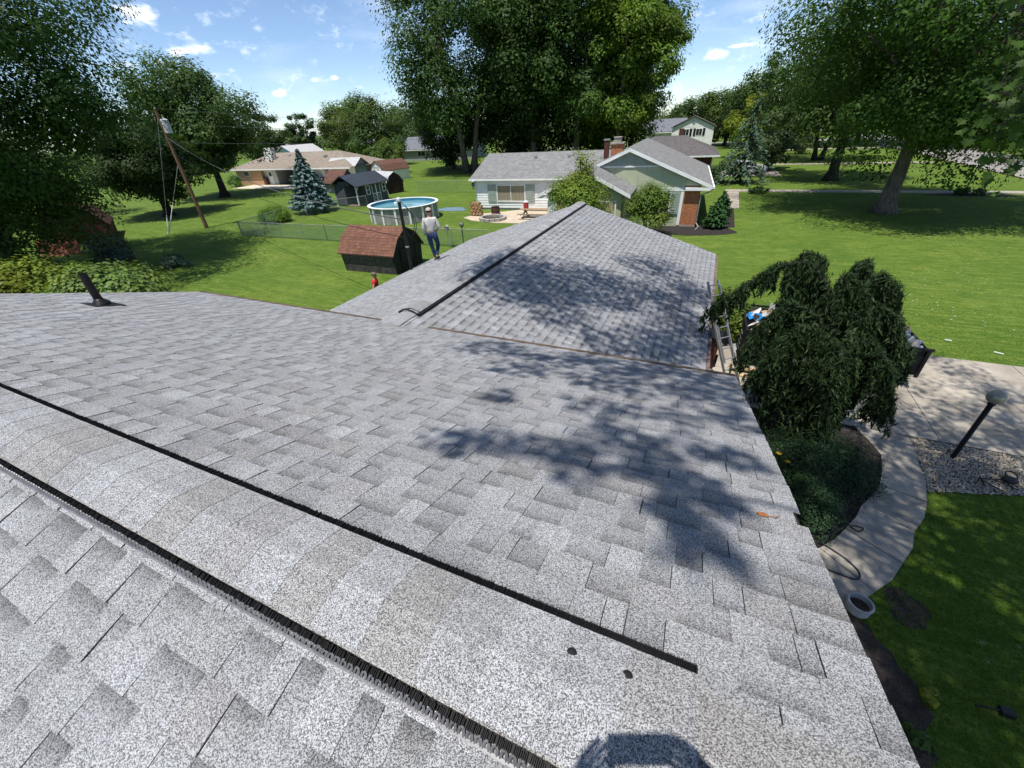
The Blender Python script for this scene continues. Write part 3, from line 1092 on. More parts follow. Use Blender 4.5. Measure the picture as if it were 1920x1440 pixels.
MB().tube([(0.72 * math.cos(6.28 * k / 20), 0, 0.62 + 0.62 * math.sin(6.28 * k / 20)) for k in range(21)], 0.02, 6).build('hoop', DARKMETAL, lp)
tg = thing('burn_barrel', 'small dark brown metal burn barrel on the patio', 'barrel', (-17.75, 35.4, 0.034))
MB().lathe([(0.38, 0), (0.40, 0.3), (0.38, 0.6), (0.4, 0.62), (0.36, 0.62), (0.35, 0.1)], 14).build('drum', mat('rusted_brown', (0.09, 0.04, 0.03), 0.8, 0.3, 6), tg)
MB().lathe([(0.405, 0.3), (0.415, 0.32), (0.405, 0.34)], 14, cap=False).build('drum_rib', DARKMETAL, tg)
pt = thing('patio_table', 'low weathered wooden picnic table with bench on the patio', 'table', (-13.2, 34.4, 0.034), R_(4))
for k in range(5):
    MB().bx(-1.6, 1.6, -0.45 + .18 * k, -0.285 + .18 * k, 0.68, 0.72).build('table_plank', NEWWOOD if k % 2 else WOOD, pt)
for k in (-1, 1):
    b_ = MB().bx(-1.6, 1.6, k * 0.85 - .13, k * 0.85 + .13, 0.4, 0.44).build('bench_plank', WOOD, pt)
for x in (-1.2, 1.2):
    MB().beam((x, -0.75, 0), (x, 0.2, 0.68), 0.06, 0.1).build('leg', WOOD, pt)
    MB().beam((x + .07, 0.75, 0), (x + .07, -0.2, 0.68), 0.06, 0.1).build('leg', WOOD, pt)
    MB().bx(x - .12, x - .05, -0.95, 0.95, 0.34, 0.4).build('leg_brace', WOOD, pt)
jug = thing('water_cooler', 'red drinks cooler with white lid standing on the picnic table', 'cooler', (-14.35, 34.5, 0.757))
MB().lathe([(0.2, 0), (0.22, 0.06), (0.22, 0.42), (0.2, 0.46)], 14).build('body', mat('red_plastic', (0.42, 0.05, 0.045), 0.4, 0.08, 4), jug)
MB().lathe([(0.225, 0.46), (0.225, 0.54), (0.06, 0.57), (0.06, 0.62)], 14).build('lid', WHITE, jug)
# mulch bed and small garden shrubs at the brick corner come with the planting below
sheet('mulch_bed', blob(-1.0, 32.3, 2.9, 1.7, seed=3, jit=0.04), 0.012, MULCH)
sheet('side_mulch', [(0.2, 33.2), (1.9, 33.6), (1.9, 41.0), (0.2, 41.0)], 0.016, MULCH)


# ---- generic distant house
def house_box(name, label, loc, rz, w_, d_, hw, rise, wm, rm, hip=0.0, ov=0.5, wins=(), door=None, chim=None, cat='house', group=None, gable_m=None, oh=None):
    t = thing(name, label, cat, loc, rz, group)
    part('wall', wm, t, (0, w_, 0, d_, 0, hw))
    q = MB()
    a, b_, c_, e_ = -ov, w_ + ov, -ov, d_ + ov
    ze, zr, ym = hw + 0.02, hw + rise, d_ / 2
    h = hip
    P_ = [(a, c_, ze), (b_, c_, ze), (b_, e_, ze), (a, e_, ze), (a + h, ym, zr), (b_ - h, ym, zr)]
    if h > 0:
        q.add(P_, [(0, 1, 5, 4), (2, 3, 4, 5), (1, 2, 5), (3, 0, 4), (0, 3, 2, 1)])
    else:
        q.ext([P_[0], P_[1], P_[5], P_[4]], (0, 0, .12))
        q.ext([P_[4], P_[5], P_[2], P_[3]], (0, 0, .12))
    r = q.build('roof', rm, t)
    if h == 0:
        for xx in (0.0, w_ - 0.06):
            MB().ext([(xx, 0, hw + .021), (xx, d_, hw + .021), (xx, ym, zr - rise * ov / (d_ / 2 + ov) * 0.9)], (0.06, 0, 0)).build('gable_wall', gable_m or wm, t)
        # open the end faces: the closing triangles sit in the eaves line
    part('fascia', WHITE, t, (a - .02, b_ + .02, c_ - .04, c_ - .002, ze - .16, ze - .004))
    for x0_, x1_, z0_, z1_ in wins:
        win(t, x0_, x1_, z0_, z1_, -0.0, mull=1)
    if door:
        dd = part('door', door[2], t, (door[0], door[1], -0.05, -0.002, 0.02, 2.05))
        part('door_handle', GALV, dd, (door[1] - .15, door[1] - .1, -0.1, -0.051, 0.95, 1.02))
    if chim:
        cx, cy, cw, chh, cm = chim
        c0 = part('chimney', cm, r, (cx - cw / 2, cx + cw / 2, cy - cw / 2, cy + cw / 2, hw + 0.4, chh))
    return t


# tan brick ranch with open carport, across the back lawns
th = thing('ranch_house', 'tan brick ranch house with open carport and hipped tan roof', 'house', (-77.2, 53.2, 0), R_(1.5))
part('brick_wall', TANBRICK, th, (0, 6.2, 0, 9, 0, 2.5))
part('entry_wall', mat('white_block', (0.56, 0.56, 0.55), 0.8, 0.06, 2), th, (6.2, 9.0, 0.5, 9, 0, 2.5))
part('back_wall', mat('carport_back', (0.2, 0.19, 0.18), 0.8, 0.1, 2), th, (9.0, 17.5, 6.5, 9, 0, 2.5))
part('garage_wall', WHITE, th, (17.5, 20.0, 0.4, 9, 0, 2.5))
part('utility_wall', mat('grey_wall', (0.3, 0.31, 0.31), 0.8, 0.06, 2), th, (20.0, 25.5, 3.0, 9, 0, 2.5))
q = MB()
P_ = [(-0.9, -0.45, 2.5), (26.2, -0.45, 2.5), (26.2, 9.9, 2.5), (-0.9, 9.9, 2.5), (5.2, 4.5, 4.55), (20.4, 4.5, 4.55)]
q.add(P_, [(0, 1, 5, 4), (2, 3, 4, 5), (1, 2, 5), (3, 0, 4), (0, 3, 2, 1)])
tr = q.build('roof', TANROOF, th)
part('fascia', WHITE, th, (-0.95, 26.2, -0.51, -0.455, 2.3, 2.49))
part('chimney', WHITE, tr, (6.1, 7.9, 1.9, 2.7, 3.2, 5.4))
for x, y in ((10, 3.2), (18.6, 2.4), (20.2, 3.9)):
    part('roof_vent', GALV, tr, (x, x + .5, y, y + .5, 3.5 + .2 * (y - 2), 3.95 + .2 * (y - 2)))
win(th, 1.9, 3.2, 1.45, 2.1, 0.0, mull=0)
dd = part('door', WHITE, th, (7.2, 8.2, 0.44, 0.498, 0, 2.1))
part('door_window', GLASS, dd, (7.4, 8.0, 0.42, 0.439, 1.3, 1.9))
for x in (9.0, 13.2, 17.4):
    part('post', WHITE, th, (x - .08, x + .08, 0.5, 0.66, 0, 2.48))
q = MB().tube([(20.4, -0.85, 2.4), (20.0, 0.2, 2.0), (20.0, 0.3, 0.1)], 0.06, 6)
q.build('downspout', WHITE, th)
for lab, x, m_ in (('brown wheeled bin beside the tan ranch house door', -70.6, (0.09, 0.04, 0.03)), ('brown wheeled bin under the grey end wall of the ranch house', -54.2, (0.12, 0.05, 0.04))):
    bn = thing('wheeled_bin', lab, 'bin', (x, 53.6, 0.05))
    MB().ext([(-.3, -.32, 0.08), (.3, -.32, 0.08), (.3, .32, 0.08), (-.3, .32, 0.08)], (0, 0, 0.9)).build('body', mat('bin_brown_%d' % int(-x), m_, 0.6, 0.1, 4), bn)
    MB().bx(-.33, .33, -.36, .36, 0.98, 1.06).build('lid', mat('bin_lid', (0.06, 0.03, 0.025), 0.5, 0.1, 4), bn)
    MB().tube([(-.28, .3, .1), (.28, .3, .1)], 0.1, 10).build('wheel', BLACK, bn)
sheet('ranch_drive', [(-73.5, 48.9), (-55, 49.6), (-51.4, 49.4), (-51.4, 53.5), (-74.0, 53.4)], 0.02, mat('pale_drive', (0.55, 0.49, 0.39), 0.9, 0.06, 1))

# pickup in the carport
pk = thing('pickup_truck', 'dark pickup truck parked nose-in under the carport roof', 'truck', (-62.5, 53.2, 0.02), R_(8))
CARP = mat('dark_blue_paint', (0.03, 0.035, 0.05), 0.25, 0.05, 3, spec=0.6)
MB().ext([(0, -.9, .5), (2.1, -.9, .5), (5.2, -.9, .5), (5.2, -.9, 1.05), (3.9, -.9, 1.1), (0, -.9, 1.05)], (0, 1.8, 0)).build('body', CARP, pk)
cb = MB().ext([(2.0, -.82, 1.06), (3.95, -.82, 1.11), (3.4, -.7, 1.75), (2.2, -.7, 1.78)], (0, 1.6, 0)).build('cab', CARP, pk)
MB().ext([(2.3, -.78, 1.16), (3.6, -.78, 1.18), (3.3, -.72, 1.66), (2.35, -.72, 1.68)], (0, -0.05, 0)).build('side_window', GLASS, cb)
for x in (0.95, 4.3):
    for y in (-.82, .82):
        wv = MB().tube([(x, y - .13, .36), (x, y + .13, .36)], 0.36, 16).build('wheel', BLACK, pk)
        MB().tube([(x, y - .145, .36), (x, y + .145, .36)], 0.18, 12).build('rim', GALV, wv)
for y in (-.7, .7):
    MB().bx(5.19, 5.23, y - .15, y + .15, .8, .95).build('headlight', WHITE, pk)

# far houses beyond the ranch, left of the big grove
house_box('distant_house', 'far pale house with grey roof left of the conical far tree', (-121, 92, 0), 0, 11, 8, 2.6, 2.4, WHITE, GREYROOF, hip=3.0, wins=((2, 4, 1, 2),))
house_box('distant_house', 'far house showing a pale blue gable above the ranch roof', (-97, 84, 0), R_(80), 8, 9, 2.8, 2.0, mat('pale_blue_siding', (0.36, 0.46, 0.55), 0.7, 0.05, 2), mat('pale_grey_roof', (0.42, 0.42, 0.42), 0.9, 0.08, 2))
house_box('distant_house', 'far ranch house with long slate-grey roof under the rightmost dark tree', (-110, 124, 0), R_(-6), 19, 9, 2.7, 2.3, TANBRICK, mat('slate_roof', (0.15, 0.16, 0.18), 0.9, 0.1, 2), wins=((3, 5, 1, 2), (9, 11, 1, 2)), chim=(6, 4.5, .9, 5.7, WHITE))
house_box('distant_house', 'far white ranch house with pale roof and brick chimney', (-88, 118, 0), R_(-4), 20, 9, 2.6, 2.0, WHITE, mat('pale_grey_roof', (0.42, 0.42, 0.42), 0.9, 0.08, 2), hip=2.5, wins=((6, 9, 0.9, 2.1), (11, 14, 0.9, 2.1)), chim=(9, 4.5, 1.0, 5.3, REDBRICK))
house_box('distant_house', 'far long low dark-roofed house beside the grove edge', (-73, 96, 0), R_(8), 19, 9, 2.4, 2.6, mat('grey_wall', (0.3, 0.31, 0.31), 0.8, 0.06, 2), mat('slate_roof', (0.15, 0.16, 0.18), 0.9, 0.1, 2), wins=((4, 6, 1, 2),))
# houses right of the grove
h2 = house_box('two_storey_house', 'white two-storey house with black shuttered windows in its gable', (-2.0, 104.6, 0), R_(3) + math.pi / 2, 13, 8.0, 4.3, 1.9, WHITE, CHARROOF, ov=0.3)
for y0 in (2.2, 4.7):
    win(h2, y0, y0 + 1.1, 2.9, 4.0, 0.0, ax='x', sgn=-1, mull=1)
    for dy in (-.6, 1.2):
        part('shutter', BLACK, h2, (-0.06, -0.005, y0 + dy, y0 + dy + 0.45, 2.8, 4.1))
MB().tube([(-0.02, 4.0, 5.2), (-0.06, 4.0, 5.2)], 0.3, 12).build('round_vent', GALV, h2)
h3 = house_box('red_brick_house', 'dark red brick house with charcoal hipped roof behind the sage gable', (-11.3, 57.5, 0), R_(3), 10.6, 12, 2.7, 1.85, REDBRICK, CHARROOF, hip=4.2, ov=0.7, wins=((7, 9, 1, 2),), chim=(6.6, 9, .6, 5.2, REDBRICK))
q = MB().tube([(11.1, -0.6, 2.6), (10.6, 0.0, 2.2), (10.55, -0.05, 0.2)], 0.05, 6)
q.build('downspout', WHITE, h3)
house_box('grey_roof_house', 'grey-roofed house half hidden by the white two-storey one', (-17.5, 112, 0), R_(3), 9, 9, 3.4, 2.4, WHITE, mat('slate_roof', (0.15, 0.16, 0.18), 0.9, 0.1, 2))
car = thing('parked_car', 'white car parked beyond the spruce in front of the brick house', 'car', (3.4, 65.3, 0.02), R_(4))
CW_ = mat('white_car_paint', (0.72, 0.72, 0.72), 0.25, 0.02, 2, spec=0.6)
MB().ext([(-2.2, -.88, .35), (2.2, -.88, .35), (2.25, -.88, .75), (1.3, -.88, .92), (-2.2, -.88, .95)], (0, 1.76, 0)).build('body', CW_, car)
cb = MB().ext([(-1.9, -.78, .93), (1.0, -.78, .92), (.4, -.68, 1.42), (-1.5, -.68, 1.45)], (0, 1.56, 0)).build('cabin', CW_, car)
MB().ext([(-1.6, -.76, 1.0), (.75, -.76, .99), (.35, -.70, 1.36), (-1.35, -.70, 1.38)], (0, -0.04, 0)).build('side_window', GLASS, cb)
for x in (-1.35, 1.35):
    for y in (-.8, .8):
        MB().tube([(x, y - .1, .33), (x, y + .1, .33)], 0.33, 14).build('wheel', BLACK, car)
sheet('side_parking', [(-3, 62.5), (7.2, 63), (7.2, 68), (-3, 68)], 0.01, CONC)


# ------------------------------------------------------------------ sheds
def gambrel_shed(name, label, loc, rz, w_, l_, hw, hk, hr, wm, rm, front_m=None, trim=None, fl=0.06, nshing=0, doors=True, shc=None, flare=0.12, rw=None):
    """barn shed; gambrel ends at y=0 and y=l; ridge along y. hk knee height, hr ridge height"""
    t = thing(name, label, 'shed', loc, rz)
    fm = front_m or wm
    kx = w_ * 0.30
    body = [(-w_ / 2 + flare, 0.0), (w_ / 2 - flare, 0.0), (w_ / 2, hw), (kx, hk), (0, hr), (-kx, hk), (-w_ / 2, hw)]
    for yy_, m_, nm in ((0, fm, 'front_wall'), (l_ - .06, fm, 'rear_wall')):
        MB().ext([(x, yy_, z) for x, z in body], (0, 0.06, 0)).build(nm, m_, t)
    for sg in (-1, 1):
        zs_ = [0, 0.42, 0.47, hw]
        for k in range(len(zs_) - 1):
            a, b_ = zs_[k], zs_[k + 1]
            xa = sg * (w_ / 2 - flare * (1 - a / hw))
            xb = sg * (w_ / 2 - flare * (1 - b_ / hw))
            ins = 0.05 if k == 1 else 0.0
            MB().ext([(xa - sg * ins, 0.06, a), (xb - sg * ins, 0.06, b_), (xb - sg * .08, 0.06, b_), (xa - sg * .08, 0.06, a)], (0, l_ - .12, 0)).build('side_panel', wm, t)
    ov_ = 0.14
    prof = [(w_ / 2 + .10, hw - 0.05), (kx + .03, hk + .05), (0, hr + .06)]
    for sg in (-1, 1):
        r = MB()
        for k in range(2):
            (xa, za), (xb, zb) = prof[k], prof[k + 1]
            r.ext([(sg * xa, -ov_, za), (sg * xb, -ov_, zb), (sg * xb, -ov_, zb - .05), (sg * xa, -ov_, za - .05)], (0, l_ + 2 * ov_, 0))
        ro = r.build('roof', rm, t)
        if nshing:
            sm = MB()
            g = random.Random(5)
            for k in range(2):
                A, B_ = Vector((sg * prof[k][0], 0, prof[k][1])), Vector((sg * prof[k + 1][0], 0, prof[k + 1][1]))
                L_ = (B_ - A).length
                vv = (B_ - A).normalized()
                nn = Vector((vv.z * sg, 0, -vv.x * sg))
                if nn.z < 0:
                    nn = -nn
                nrow = max(2, int(L_ / nshing))
                ex = L_ / nrow
                for i in range(nrow):
                    off = (0.5 if i % 2 else 0.0) * nshing * 1.3
                    y_ = -ov_ - off
                    while y_ < l_ + ov_:
                        y0_, y1_ = max(-ov_, y_), min(l_ + ov_, y_ + nshing * 1.3 - .012)
                        y_ += nshing * 1.3
                        if y1_ - y0_ < .03:
                            continue
                        a0 = A + vv * (i * ex + g.uniform(-.004, .004))
                        a1 = A + vv * min(L_, (i + 1.1) * ex)
                        p = [a0 + nn * .016, a0 + nn * .016, a1 + nn * .005, a1 + nn * .005, a0 + nn * .001, a0 + nn * .001]
                        pts = [Vector((q_.x, yy2, q_.z)) for q_, yy2 in zip(p, (y0_, y1_, y1_, y0_, y0_, y1_))]
                        b0 = len(sm.v)
                        f_ = g.uniform(0.8, 1.15)
                        sm.v += [tuple(q_) for q_ in pts]
                        sm.f += [(b0, b0 + 1, b0 + 2, b0 + 3), (b0 + 4, b0 + 5, b0 + 1, b0)]
                        c_ = tuple(q_ * f_ for q_ in shc)
                        dk = tuple(q_ * .45 for q_ in c_)
                        sm.c += [(*c_, 1)] * 2 + [(*(q_ * .85 for q_ in c_), 1)] * 2 + [(*dk, 1)] * 2
            sm.build('roof_shingles', tone_mat('shed_granules', 0.95, grain=0.25, gscale=60), ro, kind='stuff')
    if trim is not None:
        for sg in (-1, 1):
            for k in range(2):
                (xa, za), (xb, zb) = prof[k], prof[k + 1]
                MB().ext([(sg * xa, -ov_ - .005, za), (sg * xb, -ov_ - .005, zb), (sg * xb, -ov_ - .005, zb - .12), (sg * xa, -ov_ - .005, za - .12)], (0, -0.03, 0)).build('rake_trim', trim, t)
    if doors:
        for sg in (-1, 1):
            x0_, x1_ = (0.01, w_ * .27) if sg > 0 else (-w_ * .27, -0.01)
            dr = MB().bx(x0_, x1_, -0.045, -0.002, 0.08, hw + .1).build('door', fm, t)
            tm = trim or fm
            f = MB()
            zz0, zz1 = 0.1, hw * .58
            f.beam((x0_ + .06, -.06, zz0), (x1_ - .06, -.06, zz1), .03, .09, (0, 1, 0))
            f.beam((x0_ + .06, -.066, zz1), (x1_ - .06, -.066, zz0), .03, .09, (0, 1, 0))
            f.bx(x0_, x1_, -.07, -.046, zz1 - .04, zz1 + .05)
            f.bx(x0_, x0_ + .08, -.072, -.046, .08, hw + .1)
            f.bx(x1_ - .08, x1_, -.072, -.046, .08, hw + .1)
            f.build('door_brace', tm, dr)
    return t


BLACKWOOD = mat('black_stained_wood', (0.022, 0.021, 0.021), 0.75, 0.3, 6, fine=(40, 0.3))
DKPANEL = mat('weathered_dark_board', (0.085, 0.075, 0.068), 0.85, 0.3, 5, fine=(50, 0.25))
# the near barn shed: long side towards us, doors on the end to the right
rs = gambrel_shed('barn_shed', 'black barn shed with rust-red gambrel roof beside the lower roof', (-15.6, 19.35, 0), R_(90 + 2), 2.9, 3.7, 1.15, 1.85, 2.3, DKPANEL, BROWNROOF, front_m=BLACKWOOD, nshing=0.17, shc=(0.175, 0.085, 0.058), flare=0.14)
# sheds further off
GREYSIDE = mat('dark_grey_siding', (0.075, 0.085, 0.095), 0.75, 0.08, 3, stretch=(4, 4, .3))
METROOF = mat('dark_metal_roof', (0.06, 0.07, 0.085), 0.4, 0.1, 3, metal=0.3, spec=0.5)
ds = thing('garden_shed', 'dark grey garden shed with white trim, porch corner and metal roof near the pool', 'shed', (-35.25, 37.0, 0), R_(88))
# local: x along the long side (away), y to the left (gable width 3.3)
part('wall', GREYSIDE, ds, (1.3, 4.9, 0, 3.3, 0.1, 2.15), (0, 1.3, 1.7, 3.3, 0.1, 2.15))
q = MB().ext([(1.3, 0, 2.15), (1.3, 3.3, 2.15), (1.3, 1.65, 3.0)], (0.06, 0, 0)).ext([(4.84, 0, 2.15), (4.84, 3.3, 2.15), (4.84, 1.65, 3.0)], (0.06, 0, 0))
q.build('gable_wall', GREYSIDE, ds)
q = MB()
q.ext([(-.35, -.35, 1.98), (5.2, -.35, 1.98), (5.2, 1.65, 3.02), (-.35, 1.65, 3.02)], (0, 0, .06))
q.ext([(-.35, 1.65, 3.02), (5.2, 1.65, 3.02), (5.2, 3.65, 1.98), (-.35, 3.65, 1.98)], (0, 0, .06))
mr_ = q.build('metal_roof', METROOF, ds)
q = MB()
for k in range(13):
    x = -.3 + k * .45
    q.beam((x, -.35, 2.05), (x, 1.65, 3.09), .03, .03, (0, 0, 1))
    q.beam((x, 3.65, 2.05), (x, 1.65, 3.09), .03, .03, (0, 0, 1))
q.build('roof_rib', METROOF, mr_, kind='stuff')
part('porch_gable', GREYSIDE, ds, (-.02, .03, .85, 2.5, 2.05, 2.5))
part('porch_deck', WOOD, ds, (0, 1.3, 0, 1.7, 0, .12))
for x, y in ((0.06, 0.06), (0.06, 3.24)):
    part('corner_post', WHITE, ds, (x - .06, x + .06, y - .06, y + .06, 0, 2.1))
MB().beam((.06, .06, 1.55), (.5, .0, 2.05), .06, .06).build('brace', WHITE, ds)
for x0_ in (1.55, 4.15):
    win(ds, x0_, x0_ + .45, 1.05, 1.85, 0.0, mull=0, fw_=.07)
    part('muntin', WHITE, ds, (x0_, x0_ + .45, -.035, -.02, 1.43, 1.47))
for k in range(2):
    x0_ = 2.35 + .68 * k
    dr = part('door', GREYSIDE, ds, (x0_, x0_ + .66, -.04, -.002, .15, 1.95))
    f = MB().bx(x0_, x0_ + .06, -.06, -.041, .15, 1.95).bx(x0_ + .6, x0_ + .66, -.06, -.041, .15, 1.95).bx(x0_ + .06, x0_ + .6, -.06, -.041, .95, 1.02).bx(x0_ + .06, x0_ + .6, -.06, -.041, .15, .22)
    f.beam((x0_ + .06, -.052, .2), (x0_ + .6, -.052, .95), .018, .05, (0, 1, 0)).beam((x0_ + .06, -.05, .95), (x0_ + .6, -.05, .2), .018, .05, (0, 1, 0))
    f.build('door_trim', WHITE, dr)
ws = thing('tool_shed', 'white tool shed with grey roof and double doors next to the ranch house', 'shed', (-56.3, 54.2, 0), R_(6))
part('wall', WHITE, ws, (0, 5.0, 0, 3.2, 0, 2.6))
q = MB().ext([(4.94, 0, 2.6), (4.94, 3.2, 2.6), (4.94, 1.6, 3.5)], (.06, 0, 0)).ext([(0, 0, 2.6), (0, 3.2, 2.6), (0, 1.6, 3.5)], (.06, 0, 0))
q.build('gable_wall', mat('grey_wall', (0.3, 0.31, 0.31), 0.8, 0.06, 2), ws)
part('side_wall', mat('teal_grey_wall', (0.17, 0.22, 0.23), 0.8, 0.06, 2), ws, (5.0, 5.03, 0, 3.2, 0, 2.62))
q = MB().ext([(-.3, -.3, 2.5), (5.4, -.3, 2.5), (5.4, 1.6, 3.58), (-.3, 1.6, 3.58)], (0, 0, .07)).ext([(-.3, 1.6, 3.58), (5.4, 1.6, 3.58), (5.4, 3.5, 2.5), (-.3, 3.5, 2.5)], (0, 0, .07))
q.build('roof', mat('pale_grey_roof', (0.42, 0.42, 0.42), 0.9, 0.08, 2), ws)
for k in range(2):
    dr = part('door', WHITE, ws, (.55 + .75 * k, 1.27 + .75 * k, -.05, -.002, .1, 2.1))
    part('door_trim', GALV, dr, (.57 + .75 * k, .62 + .75 * k, -.06, -.051, .1, 2.1), (.62 + .75 * k, 1.2 + .75 * k, -.06, -.051, 1.05, 1.12))
win(ws, 3.2, 3.8, 1.6, 2.1, 0.0, mull=0)
gs = gambrel_shed('barn_shed', 'white-fronted barn shed with red-brown gambrel roof behind the grey shed', (-49.6, 57.6, 0), R_(-14), 3.3, 5.2, 1.6, 2.4, 2.9, WHITE, BROWNROOF, front_m=WHITE, doors=False)
dr = part('door', WHITE, gs, (-.55, .55, -.06, -.002, .1, 1.8))
part('door_trim', mat('grey_blue_trim', (.22, .27, .32), .7, .05, 3), dr, (-.6, -.5, -.08, -.061, .1, 2.1), (.5, .6, -.08, -.061, .1, 2.1), (-.5, .5, -.08, -.061, 2.0, 2.1))
gs2 = gambrel_shed('barn_shed', 'small barn shed with dark brown end and pale roof right of the grey shed', (-37.6, 46.6, 0), R_(72), 2.6, 3.4, 1.3, 2.0, 2.45, WHITE, mat('pale_grey_roof', (0.42, 0.42, 0.42), 0.9, 0.08, 2), front_m=mat('dark_brown_wood', (.035, .02, .015), .8, .2, 5), doors=False)
MB().bx(-.6, .6, -.04, -.002, .1, 1.6).build('door', mat('dark_brown_wood', (.035, .02, .015), .8, .2, 5), gs2)
gs3 = gambrel_shed('barn_shed', 'barn shed of which only the maroon roof shows above the grey shed', (-45.2, 46.5, 0), R_(80), 2.8, 3.6, 1.3, 2.0, 2.7, GREYSIDE, BROWNROOF, doors=False)
MB().bx(-.6, .6, -.04, -.002, .1, 1.6).build('door', GREYSIDE, gs3)
# red shed under the big tree at the left, with its lean-to sheet
RUST = mat('dark_red_wood', (.10, .032, .024), .85, .2, 5, stretch=(3, 3, .4))
gr = gambrel_shed('barn_shed', 'dark red barn shed standing under the big tree', (-48.6, 17.5, 0), R_(62), 4.6, 5.0, 1.3, 2.5, 3.1, RUST, mat('dark_brown_sheet', (.07, .03, .022), .8, .15, 2), front_m=RUST)
q = MB().tube([(-1.6, -.12, 1.5), (-1.6, -.12, 1.75)], .05, 6)
q.build('wall_lamp', GALV, gr)
rb = thing('sheet_panel', 'rust-orange corrugated sheet panel leaning on the lawn by the red shed', 'panel', (-45.6, 14.9, 0), R_(40))
for k in range(6):
    MB().ext([(-1.4 + .46 * k, -.25, 0), (-1.4 + .46 * k + .44, -.25, 0), (-1.4 + .46 * k + .44, .35, 1.15), (-1.4 + .46 * k, .35, 1.15)], (0, .03, .01 + .008 * (k % 2))).build('sheet_strip', mat('rust_orange', (.26, .09, .05), .8, .12, 3), rb)

# ------------------------------------------------------------------ pool, fences, pole, wires
pool = thing('swimming_pool', 'round above-ground swimming pool with white rim on the back lawn', 'pool', (-25.6, 32.4, 0))
PR, PH, NP = 3.05, 1.3, 16
STEEL = mat('grey_pool_wall', (0.30, 0.295, 0.275), 0.6, 0.18, 2.5, fine=(12, 0.12))
for k in range(NP):
    a0, a1 = 2 * math.pi * k / NP, 2 * math.pi * (k + 1) / NP
    am = (a0 + a1) / 2
    q = MB()
    pr = []
    for a in (a0, am, a1):
        pr.append((PR * math.cos(a), PR * math.sin(a)))
    pin = [(x * .985, y * .985) for x, y in pr]
    q.ext([(x, y, .02) for x, y in pr + pin[::-1]], (0, 0, PH - .04))
    q.build('wall_panel', STEEL, pool)
    MB().ob((PR * 1.012 * math.cos(a0), PR * 1.012 * math.sin(a0), PH / 2), Vector((-math.sin(a0), math.cos(a0), 0)) * .075, Vector((math.cos(a0), math.sin(a0), 0)) * .04, (0, 0, PH / 2)).build('upright', WHITE, pool)
    q = MB()
    ro = [(PR * 1.045 * math.cos(a), PR * 1.045 * math.sin(a)) for a in (a0, am, a1)]
    ri = [(PR * .965 * math.cos(a), PR * .965 * math.sin(a)) for a in (a1, am, a0)]
    q.ext([(x, y, PH + .002) for x, y in ro + ri], (0, 0, .05))
    q.build('top_rail', WHITE, pool)
LINER = mat('blue_liner', (0.05, 0.24, 0.36), 0.5, 0.2, 2)
MB().lathe([(PR * .962, PH - .03), (PR * .962, .2), (0.02, .19)], 40, cap=False).build('liner', LINER, pool)
wm_ = bpy.data.materials.new('pool_water')
wm_.use_nodes = True
b = wm_.node_tree.nodes['Principled BSDF']
b.inputs['Base Color'].default_value = (0.30, 0.66, 0.76, 1)
b.inputs['Roughness'].default_value = 0.06
b.inputs['Transmission Weight'].default_value = 0.55
b.inputs['IOR'].default_value = 1.33
nz = wm_.node_tree.nodes.new('ShaderNodeTexNoise')
nz.inputs['Scale'].default_value = 3.0
bp = wm_.node_tree.nodes.new('ShaderNodeBump')
bp.inputs['Strength'].default_value = 0.25
wm_.node_tree.links.new(nz.outputs[0], bp.inputs['Height'])
wm_.node_tree.links.new(bp.outputs[0], b.inputs['Normal'])
MB().lathe([(PR * .958, PH - .28), (PR * .958, PH - .22)], 40).build('water', wm_, pool)
MB().lathe([(.16, PH - .22), (.16, PH - .12), (.05, PH - .08)], 12, (-1.6, .9, 0)).build('skimmer_float', WHITE, pool)
cover = sheet('pool_cover', blob(-23.4, 37.0, 1.6, 1.0, seed=9), 0.006, mat('clear_blue_cover', (.19, .29, .36), .35, .2, 2, spec=.6), th=.03)
tag(cover, 'pale blue solar pool cover spread on the grass behind the pool', 'pool cover', kind='thing')

MESH = bpy.data.materials.new('chain_link_wire')
MESH.use_nodes = True
MESH.node_tree.nodes['Principled BSDF'].inputs['Base Color'].default_value = (.16, .24, .2, 1)
MESH.node_tree.nodes['Principled BSDF'].inputs['Metallic'].default_value = .4
MESH.node_tree.nodes['Principled BSDF'].inputs['Roughness'].default_value = .5


def chain_fence(name, label, pts, h, step=2.6, pitch=.16, wire=.006):
    t = thing(name, label, 'fence', (pts[0][0], pts[0][1], 0))
    ox, oy = pts[0]
    wires = MB()
    for (ax, ay), (bx_, by) in zip(pts[:-1], pts[1:]):
        ax, ay, bx_, by = ax - ox, ay - oy, bx_ - ox, by - oy
        L_ = math.hypot(bx_ - ax, by - ay)
        n = max(1, round(L_ / step))
        ux, uy = (bx_ - ax) / L_, (by - ay) / L_
        for k in range(n + 1):
            MB().tube([(ax + ux * L_ * k / n, ay + uy * L_ * k / n, 0), (ax + ux * L_ * k / n, ay + uy * L_ * k / n, h + .06)], .025, 6).build('post', GALV, t)
        MB().tube([(ax, ay, h), (bx_, by, h)], .02, 6).build('top_rail', GALV, t)
        m = int(L_ / pitch)
        for k in range(-int(h / pitch), m):
            for sg in (1, -1):
                s0 = k * pitch
                s1 = s0 + h
                z0, z1 = 0.03, h
                lo, hi = max(0, s0), min(L_, s1)
                if hi - lo < .02:
                    continue
                za, zb = z0 + (lo - s0), z0 + (hi - s0)
                if sg < 0:
                    za, zb = h - (lo - s0), h - (hi - s0)
                za, zb = min(max(za, .02), h), min(max(zb, .02), h)
                wires.beam((ax + ux * lo, ay + uy * lo, za), (ax + ux * hi, ay + uy * hi, zb), wire, wire)
    wires.build('wire_mesh', MESH, t, kind='stuff')
    return t


